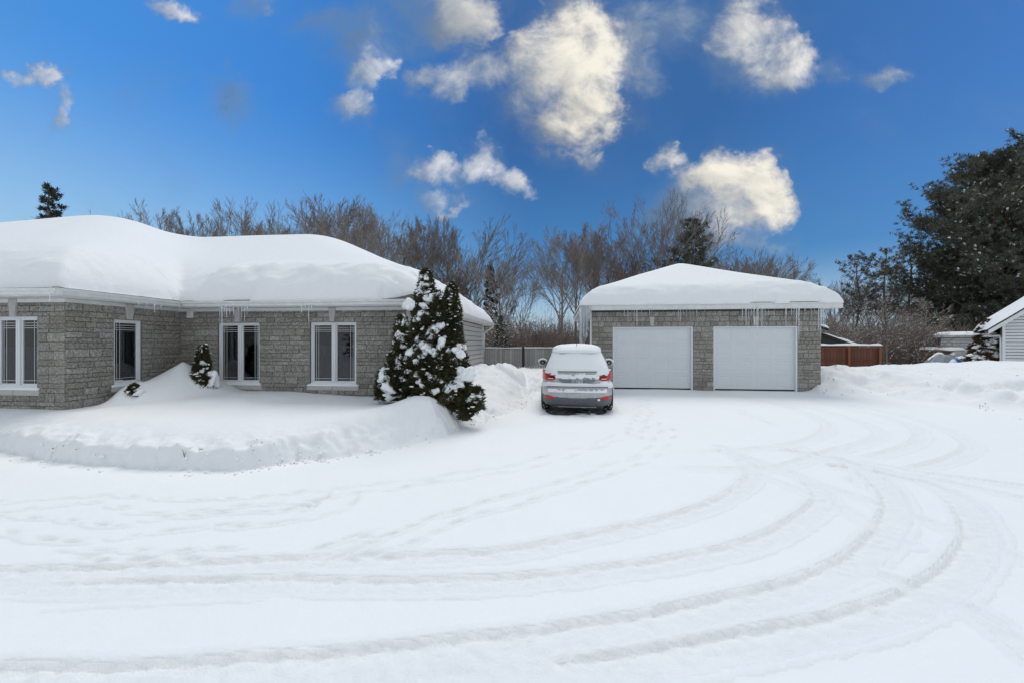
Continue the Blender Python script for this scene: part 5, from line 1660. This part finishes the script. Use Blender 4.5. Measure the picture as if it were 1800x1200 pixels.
# round cone cedar in front of the neighbouring house
NZ = 22.3; n1_ = NZ/700
cc = random.Random(8)
cedar('cedar_shrub', 'conical brown tinged cedar banded with snow beside the white neighbouring house', (at(1736, NZ), NZ, EYE-(636-602)*n1_),
      [(0, 0, -.2, 2.32, .72, 0), (-.15, -.1, -.2, 1.9, .62, 0), (.22, -.05, -.2, 1.7, .62, 0), (0, -.2, -.2, 1.3, .75, 0), (.45, .1, -.2, .9, .45, 0)], 5200, CEDARB,
      [(cc.uniform(-1, 1)*.66*(1-z/2.5)+.03, z, cc.uniform(.14, .46), cc.uniform(.08, .17)) for z in [cc.uniform(.1, 2.15) for _ in range(70)]], 160, (8, .15, .035, .55), 9).rotation_euler = (0, 0, R(-51))

# clods thrown up by the plough along the banks
rk = np.random.RandomState(9); V = []; F = []; k = 0
b1 = ico(998, 1); bv = np.array([v.co for v in b1.vertices]); bf = np.array([list(p.vertices) for p in b1.polygons])
E = np.array(EDGE[3:22])
for i in range(230):
    if i < 200:
        j = rk.randint(0, len(E)-1); f = rk.rand(); x, y = E[j]*(1-f)+E[j+1]*f; y += rk.normal(-.02, .09); x += rk.normal(0, .08); sz = rk.uniform(.012, .04)
    else:
        x = rk.uniform(8.5, 17); y = 15.2-(x-9.5)*1.0+rk.normal(1.2, 1.1)
        if x < 10: y = rk.uniform(14.5, 17)
        y = max(8.6, y); sz = rk.uniform(.02, .07)
    V.append(bv*sz*rk.uniform(.7, 1.2, 3)+np.array([x, y, hgt(x, y)+sz*.05])); F.append(bf+k); k += len(bv)
o = obj('snow_clods', mesh('snow_clods', np.vstack(V), np.vstack(F), SNOWR)); tag(o, 'loose snow clods scattered along the foot of the ploughed banks', 'snow', kind='stuff')
GRIT = mat('dirty_ice', rough=.8, base=(.20, .19, .175)); V = []; F = []; k = 0
for (px_, py_, n_, sp_) in ((455, 820, 14, 12), (495, 813, 16, 16), (85, 810, 10, 22), (1450, 655, 10, 7), (1462, 660, 7, 6), (1625, 680, 3, 14), (1735, 703, 6, 6), (1728, 712, 5, 6), (1790, 735, 3, 6)):
    for q_ in range(n_):
        px2, py2 = px_+rk.normal(0, sp_), py_+rk.normal(0, sp_*.25)
        x, y = GP(px2, py2)
        if px_ > 1000:
            for it in range(40): x, y = GP(px2, py2, .5*(min(1.4, hgt(x, y))+(EYE-y*(py2-602)/700)))
        sz = y/700*rk.uniform(.5, 1.4)
        V.append(bv*sz*rk.uniform(.6, 1.3, 3)+np.array([x, y, hgt(x, y)])); F.append(bf+k); k += len(bv)
o = obj('dirt_specks', mesh('dirt_specks', np.vstack(V), np.vstack(F), GRIT)); tag(o, 'specks of dirty ice in the ploughed snow banks', 'dirt', kind='stuff')
# a twig standing out of the bank face
tw = empty('twig', 'thin dark twig sticking out of the face of the front snow bank', 'twig', (-4.55, 5.56, .10))
MB().tube([(0, 0, 0), (-.02, -.01, .08), (-.05, 0, .16)], [.006, .005, .003], 5).tube([(-.02, -.01, .08), (.01, -.02, .13)], [.004, .002], 5).build('stem', BARK, tw)
# ================================================================ CAR
def _paint(gg):
    p = objco(gg)
    d = gg.noise(p, 5, 5, .65)
    return gg.mix(gg.ss(d, .4, .75), (.42, .44, .46, 1), (.52, .54, .56, 1)), None
PAINT = mat('silver_paint', rough=.38, metal=.25, var=_paint)
CLAD = mat('dark_cladding', rough=.6, var=lambda gg: (gg.mix(gg.noise(objco(gg), 6, 5, .6), (.07, .074, .084, 1), (.16, .166, .185, 1)), None))
CGLASS = mat('car_glass', rough=.05, base=(.012, .014, .016), spec=.6)
LAMP = mat('red_lens', rough=.18, var=lambda gg: (gg.mix(gg.noise(objco(gg), 14, 2), (.40, .010, .010, 1), (.62, .022, .018, 1)), None))
LAMPD = mat('dark_red_lens', rough=.2, base=(.12, .006, .007))
LAMPW = mat('clear_lens', rough=.2, base=(.72, .68, .62))
CHROME = mat('dull_metal', rough=.35, metal=.8, base=(.45, .46, .46))
PLATE = mat('plate_white', rough=.5, base=(.50, .52, .56))
PLTX = mat('plate_blue', rough=.5, base=(.035, .06, .16))
car = empty('parked_car', 'silver crossover parked nose in beside the garage, rear window and roof under snow', 'car', (1.626, 9.93, -.03), R(-8))
car.scale = (1.035, 1.0, 1.03)
ZS = np.array([.17, .20, .25, .34, .45, .50, .58, .655, .675, .71, .80, .90, .99, 1.04, 1.075, 1.18, 1.31, 1.41, 1.475, 1.50, 1.55, 1.60, 1.63, 1.645])
WS = np.array([.78, .84, .89, .905, .915, .915, .915, .91, .905, .895, .885, .878, .868, .852, .838, .795, .735, .685, .648, .632, .590, .51, .40, .22])
RS = np.array([.16, .09, .045, .01, -.015, -.02, -.02, -.005, .03, .065, .085, .09, .10, .12, .15, .23, .33, .41, .46, .44, .50, .62, .85, 1.3])
FS_ = np.array([4.05, 4.18, 4.28, 4.36, 4.40, 4.40, 4.40, 4.39, 4.38, 4.36, 4.28, 4.12, 3.75, 3.40, 3.25, 3.02, 2.74, 2.52, 2.38, 2.32, 2.18, 1.98, 1.75, 1.55])
NEXP = 5.5
def fW(z): return np.interp(z, ZS, WS)
def fR(z): return np.interp(z, ZS, RS)
def fF(z): return np.interp(z, ZS, FS_)
def rear(q, z):
    """point on the rear of the body at lateral fraction q and height z"""
    q = np.clip(q, -.9999, .9999)
    w, r_, f = fW(z), fR(z), fF(z); yc = (r_+f)/2; L_ = (f-r_)/2
    return np.stack([q*w, yc-L_*(1-np.abs(q)**NEXP)**(1/NEXP), z+0*q], -1)
def sidep(s, y, z):
    w, r_, f = fW(z), fR(z), fF(z); yc = (r_+f)/2; L_ = (f-r_)/2
    u = np.clip(np.abs((y-yc)/L_), 0, .9999)
    return np.stack([s*w*(1-u**NEXP)**(1/NEXP), y, z+0*y], -1)
NS = 72
def ring(z, off=0.0):
    th = np.arange(NS)/NS*2*math.pi
    # denser at the corners
    th = th - .10*np.sin(4*th)
    c, s = np.cos(th), np.sin(th)
    x = fW(z)*np.sign(c)*np.abs(c)**(2/NEXP); r_, f = fR(z), fF(z)
    y = (r_+f)/2+(f-r_)/2*np.sign(s)*np.abs(s)**(2/NEXP)
    return np.stack([x, y, np.full(NS, z)], -1)
zl = []
for a, b in zip(ZS[:-1], ZS[1:]): zl += list(np.linspace(a, b, 3, endpoint=False))
zl.append(ZS[-1])
V = np.vstack([ring(z) for z in zl]); n = len(zl)
i, a = np.meshgrid(np.arange(n-1), np.arange(NS), indexing='ij'); b = (a+1) % NS
F = [list(f) for f in np.stack([i*NS+a, i*NS+b, (i+1)*NS+b, (i+1)*NS+a], -1).reshape(-1, 4)]
F.append(list(range(NS))[::-1]); F.append([(n-1)*NS+k for k in range(NS)])
body = obj('body', mesh('body', V, F, PAINT, True), None)
ct = MB()
for y in (.86, 3.48):
    for s in (-1, 1): ct.lathe([(.385, -.30), (.385, .30)], (s*.86, y, .335), 'x', 28)
cut = ct.build('cutter', CLAD)
bo = body.modifiers.new('arch', 'BOOLEAN'); bo.operation = 'DIFFERENCE'; bo.object = cut; bo.solver = 'EXACT'
dg = bpy.context.evaluated_depsgraph_get(); dg.update()
nm_ = bpy.data.meshes.new_from_object(body.evaluated_get(dg))
body.modifiers.clear(); body.data = nm_; nm_.name = 'body'
bpy.data.objects.remove(cut)
body.parent = car

def patch(name, m_, poly, off=.006, nx=14, nz=10, parent=car, skirt=True, dq=None):
    """raised patch on the rear: poly is a list of (z, q0, q1) rows from bottom to top"""
    zz = np.linspace(poly[0][0], poly[-1][0], nz+1)
    q0 = np.interp(zz, [p[0] for p in poly], [p[1] for p in poly]); q1 = np.interp(zz, [p[0] for p in poly], [p[2] for p in poly])
    T_ = np.linspace(0, 1, nx+1)
    Q = q0[:, None]*(1-T_)+q1[:, None]*T_; Z = np.repeat(zz[:, None], nx+1, 1)
    P_ = rear(Q, Z)
    e = 1e-3
    du = rear(Q+e, Z)-rear(Q-e, Z); dv = rear(Q, Z+e)-rear(Q, Z-e)
    N = np.cross(du, dv); N /= np.linalg.norm(N, axis=-1)[..., None]+1e-12
    N *= np.where(N[..., 1:2] > .2, -1, 1)
    o_ = off(Q, Z, np.minimum(np.minimum(T_, 1-T_)[None, :]*2, 1)) if callable(off) else np.full(Q.shape, off)
    if skirt:
        o_ = o_.copy(); o_[0, :] = -.004; o_[-1, :] = -.004; o_[:, 0] = -.004; o_[:, -1] = -.004
    P_ = P_+N*o_[..., None]
    k, l = Q.shape
    jj_, ii_ = np.meshgrid(np.arange(k-1), np.arange(l-1), indexing='ij'); b_ = jj_*l+ii_
    F_ = np.stack([b_, b_+1, b_+l+1, b_+l], -1).reshape(-1, 4)
    return obj(name, mesh(name, P_.reshape(-1, 3), F_, m_, True), parent)
# lower bumper cladding, wrapping round
patch('lower_bumper', CLAD, [(.175, -.985, .985), (.30, -.995, .995), (.40, -.997, .997), (.452, -.997, .997)], lambda Q, Z, t: np.where(Z > .395+.06*np.abs(Q)**2, -.006, .008), 60, 26)
# lamps
for s in (-1, 1):
    def rows(l): return [(z, min(s*a, s*b), max(s*a, s*b)) for (z, a, b) in l]
    tl = patch('tail_light', LAMP, rows([(.800, .74, .92), (.825, .62, .988), (.875, .56, .994), (.91, .585, .9955), (.945, .67, .9965), (.985, .77, .997), (1.025, .87, .997), (1.06, .94, .995)]), .026, 26, 18)
    patch('dark_lens', LAMPD, rows([(.862, .60, .80), (.885, .575, .80), (.908, .60, .80), (.935, .70, .80), (.95, .755, .80)]), .031, 10, 8, tl)
    patch('reverse_lens', LAMPW, rows([(.838, .655, .80), (.852, .635, .80), (.866, .64, .795)]), .031, 10, 5, tl)
    patch('reflector', LAMP, rows([(.345, .70, .80), (.365, .62, .87), (.39, .57, .88), (.415, .60, .88), (.435, .70, .86), (.448, .78, .83)]), .016, 14, 10)
# tailgate: seam lines, spoiler lip, plate recess, grip
patch('tailgate_seam', CLAD, [(.715, -.80, .80), (.722, -.80, .80)], .004, 30, 2)
for s in (-1, 1):
    patch('tailgate_seam', CLAD, [(.60, s*.775-.006, s*.775+.006), (.72, s*.815-.006, s*.815+.006), (.80, s*.80-.006, s*.80+.006)], .004, 2, 8)
pr = patch('plate_recess', CLAD, [(.735, -.26, .26), (.76, -.42, .42), (.80, -.50, .50), (.835, -.54, .54), (.848, -.55, .55)], .004, 30, 8)
pr.data.materials[0] = mat('recess_grey', rough=.5, base=(.20, .21, .23))
patch('plate_lip', CLAD, [(.850, -.56, .56), (.868, -.56, .56)], .010, 30, 3)
pl = patch('licence_plate', PLATE, [(.735, -.185, .185), (.84, -.185, .185)], .016, 8, 6)
bpy_font = bpy.data.curves.new('plate_text', 'FONT')
bpy_font.body = 'CNBZ 314'; bpy_font.size = .098; bpy_font.align_x = 'CENTER'; bpy_font.extrude = .0015; bpy_font.resolution_u = 2
tx = bpy.data.objects.new('plate_text', bpy_font); COL.objects.link(tx)
dg = bpy.context.evaluated_depsgraph_get(); dg.update()
tme = bpy.data.meshes.new_from_object(tx.evaluated_get(dg)); tme.materials.clear(); tme.materials.append(PLTX)
bpy.data.objects.remove(tx)
yp = float(rear(np.array(0.0), np.array(.79))[1])
obj('plate_text', tme, pl, (0, yp-.022, .752), (.78, 1, 1), (R(90), 0, 0))
patch('tailgate_ledge', CLAD, [(1.012, -.56, .56), (1.026, -.63, .63), (1.035, -.66, .66)], .006, 30, 3)
patch('garnish', PAINT, [(.965, -.50, .50), (.99, -.56, .56), (1.010, -.58, .58)], .010, 30, 4)
patch('rear_window', CGLASS, [(1.085, -.86, .86), (1.20, -.87, .87), (1.44, -.87, .87)], .003, 26, 10)
sp_ = patch('spoiler', PAINT, [(1.462, -.80, .80), (1.482, -.84, .84), (1.50, -.84, .84), (1.53, -.80, .80)], .02, 30, 6)
patch('bumper_step', PAINT, [(.56, -.74, .74), (.575, -.76, .76), (.60, -.77, .77), (.615, -.76, .76)], .012, 40, 4)
# side windows
for s in (-1, 1):
    for (y0, y1) in ((.42, 1.05), (1.12, 1.98), (2.05, 2.72)):
        V = []; F = []
        ny_, nz_ = 8, 6
        for j in range(nz_+1):
            z = 1.09+(1.43-1.09)*j/nz_; sh = (z-1.09)*(.55 if y0 < 1 else (-.75 if y0 > 2 else 0))
            for i_ in range(ny_+1):
                y = y0+(y1-y0)*i_/ny_ + (sh*(1-i_/ny_) if y0 < 1 else (sh*(i_/ny_) if y0 > 2 else 0))
                p = sidep(s, np.array(y), np.array(z)); V.append((p[0]+s*.004, p[1], p[2]))
        for j in range(nz_):
            for i_ in range(ny_): k = j*(ny_+1)+i_; F.append([k, k+1, k+ny_+2, k+ny_+1])
        obj('side_window', mesh('side_window', V, F, CGLASS, True), car)
    # mirror
    mb = MB(); mb.V = []; 
    mo = MB().lathe([(.02, -.06), (.075, -.05), (.095, -.01), (.09, .04), (.05, .075), (.01, .08)], (0, 0, 0), 'y', 18).build('side_mirror', PAINT, car, smooth=True)
    mo.location = (s*.985, 2.55, 1.13); mo.scale = (1.22, 1.0, 1.0)
    MB().lathe([(.01, -.004), (.066, -.003), (.07, .003), (.01, .004)], (0, -.056, 0), 'y', 18).build('mirror_glass', CGLASS, mo, smooth=True)
    MB().box(-.10*s-.04, -.10*s+.04, -.02, .03, -.06, -.02).build('mirror_arm', BLACK, mo)
    n = 12; V = []; F = []
    for i_ in range(n+1):
        a_ = math.pi*(.08+.84*i_/n)
        for (rr_, yy) in ((.094, -.055), (.128, -.035), (.128, .02), (.094, .05)): V.append((rr_*math.cos(a_), yy, rr_*math.sin(a_)))
    for i_ in range(n):
        for k in range(3): F.append([i_*4+k, i_*4+k+1, i_*4+5+k, i_*4+4+k])
    obj('snow_cap', mesh('snow_cap', V, F, SNOW, True), mo)
    for y in (.86, 3.48):
        w_ = empty('wheel', None, None, (s*.80, y, .335)); w_.parent = car
        MB().lathe([(.21, -.10), (.30, -.105), (.325, -.09), (.335, -.06), (.335, .06), (.325, .09), (.30, .105), (.21, .10)], (0, 0, 0), 'x', 32).build('tyre', BLACK, w_, smooth=True)
        rm_ = MB().lathe([(.205, -.06), (.215, s*.02), (.19, s*.06), (.06, s*.075), (.02, s*.08)], (0, 0, 0), 'x', 20)
        for k in range(5):
            a_ = k*1.2566
            rm_.tube([(s*.085, .05*math.cos(a_), .05*math.sin(a_)), (s*.075, .20*math.cos(a_), .20*math.sin(a_))], .024, 6)
        rm_.build('rim', CHROME, w_, smooth=True)
        # snow packed on the tyre tread
        tr_ = MB()
        for k in range(9):
            a_ = -2.5+.18*k+random.uniform(-.05, .05); x_ = random.uniform(-.08, .08)
            tr_.tube([(x_, -.338*math.cos(a_+1.4), .338*math.sin(a_+1.4)), (x_+random.uniform(-.03, .03), -.338*math.cos(a_+1.5), .338*math.sin(a_+1.5))], .010, 5)
        tr_.build('tread_snow', SNOW, w_, smooth=True)
MB().box(-.46, .46, .10, .30, .155, .172).build('skid_plate', CHROME, car, bevel=.004)
MB().box(-.72, .72, .25, 3.9, .19, .21).build('underbody', BLACK, car)
MB().box(-.62, .62, .78, .90, .24, .32).build('rear_axle', BLACK, car, bevel=.02)
MB().tube([(.0, .62, 1.63), (.0, .56, 1.74)], [.008, .004], 6).build('antenna', BLACK, car)
# snow: blanket over roof and rear window, then ragged patches on the tailgate and bumper
zt = list(np.linspace(1.045, 1.47, 26))+list(np.linspace(1.485, 1.64, 14))
V = []; NSr = NS
rows_ = [ring(z) for z in zt]
P_ = np.array(rows_)
c_ = np.array([0, 1.9, .9])
du = np.roll(P_, -1, 1)-np.roll(P_, 1, 1); dv = np.gradient(P_, axis=0)
N = np.cross(du, dv); N /= np.linalg.norm(N, axis=-1)[..., None]+1e-9
N *= np.sign(((P_-c_)*N).sum(-1))[..., None]
zz = P_[..., 2]; back_ = np.clip(-N[..., 1]*1.5, 0, 1)*(P_[..., 1] < 1.5); topw = np.clip((zz-1.46)/.10, 0, 1)
frontw = np.clip(N[..., 1]*1.5, 0, 1)*(zz > 1.0)*.6
cov = np.clip(np.maximum(np.maximum(back_, topw*np.clip(N[..., 2]*1.8-.1, 0, 1)), frontw), 0, 1)
lipz = 1.475+.010*np.cos(P_[..., 0]*3)
ledge = np.exp(-((zz-1.455)/.022)**2)*np.clip(1.2-np.abs(np.abs(P_[..., 0])-.36)/.20, 0, 1)*back_
nz_ = .012*fbm(P_[..., 0]*6, P_[..., 2]*6+P_[..., 1]*3, 3, 401)
thk = -.02+cov*(.062+.01*topw+nz_) + .006*np.exp(-((zz-1.50)/.035)**2)*back_ - .055*ledge*cov
thk *= 1
thk[0] = np.minimum(thk[0], .012)
P2 = P_+N*thk[..., None]
P2 = np.concatenate([P2, (P2[-1:]+np.array([0, 1.4, 1.69])*1.0)/2*np.array([1, 1, 1])*1.0], 0)
P2[-1] = P2[-2]*.45+np.array([0, 1.45, 1.715])*.55
k, l = P2.shape[:2]
i, a = np.meshgrid(np.arange(k-1), np.arange(l), indexing='ij'); b = (a+1) % l
F = [list(f) for f in np.stack([i*l+a, i*l+b, (i+1)*l+b, (i+1)*l+a], -1).reshape(-1, 4)]; F.append([(k-1)*l+q for q in range(l)])
obj('snow_blanket', mesh('snow_blanket', P2.reshape(-1, 3), F, SNOW, True), car)
def ragged(seed, thr, h, sx=9, sz=14, bias=None):
    def f(Q, Z, t):
        w = fbm(Q*sx, Z*sz, 4, seed)+.5
        if bias is not None: w = w+bias(Q, Z)
        return np.clip((w-thr)*.16, -.010, h)
    return f
# above the lamps and over the tailgate shoulders
patch('tailgate_snow', SNOW, [(.935, -.80, .80), (1.00, -.90, .90), (1.065, -.96, .96)], ragged(411, .42, .035, 7, 14, lambda Q, Z: sstep(.60, .70, np.abs(Q))*.0 + sstep(.50, .58, np.abs(Q))*sstep(.97, 1.03, Z+.09*(1-np.abs(Q)))*.7 - .8*sstep(.84, .92, np.abs(Q))*sstep(1.055, 1.04, Z) + sstep(1.03, 1.06, Z)*.6 - .9*sstep(.60, .54, np.abs(Q))*sstep(.985, .995, Z)*sstep(1.04, 1.03, Z)), 90, 30, skirt=False)
patch('tailgate_snow', SNOW, [(.845, -.56, .56), (.90, -.60, .60), (.962, -.58, .58)], ragged(415, .34, .030, 9, 16, lambda Q, Z: .35*sstep(.86, .88, Z)), 80, 26, skirt=False)
patch('tailgate_snow', SNOW, [(.655, -.94, .94), (.72, -.95, .95), (.80, -.90, .90)], ragged(421, .50, .034, 8, 15, lambda Q, Z: .62*sstep(.775, .72, Z) - .9*sstep(.56, .30, np.abs(Q))*sstep(.735+.09*0, .755, Z)), 100, 30, skirt=False)
patch('bumper_snow', SNOW, [(.53, -.74, .74), (.575, -.76, .76), (.612, -.76, .76)], ragged(431, .40, .026, 14, 20, lambda Q, Z: .30*sstep(.60, .555, Z)), 100, 22, skirt=False)
patch('bumper_snow', SNOW, [(.335, .535, .585), (.36, .52, .60), (.39, .53, .59)], .03, 8, 8)
for s in (-1, 1):
    patch('bumper_snow', SNOW, [(.63, min(s*.80, s*.99), max(s*.80, s*.99)), (.69, min(s*.78, s*.99), max(s*.78, s*.99))], ragged(440+s, .42, .025, 10, 16, lambda Q, Z: .3*sstep(.65, .68, Z)), 20, 10, skirt=False)
# hood snow
P_ = []
nx_, ny_ = 20, 14
V = []; F = []
for j in range(ny_+1):
    for i_ in range(nx_+1):
        x = -.74+1.48*i_/nx_; y = 3.05+1.2*j/ny_
        zc = np.interp(y, [3.0, 3.25, 3.40, 3.75, 4.12, 4.28], [1.17, 1.075, 1.04, .99, .90, .80])
        e_ = min(1, min(i_, nx_-i_)/2.5, min(j, ny_-j)/2)
        V.append((x*(1-.05*j/ny_), y, zc-.03*(abs(x)/.74)**3+.07*e_-.02))
for j in range(ny_):
    for i_ in range(nx_): k = j*(nx_+1)+i_; F.append([k, k+1, k+nx_+2, k+nx_+1])
obj('hood_snow', mesh('hood_snow', V, F, SNOW, True), car)
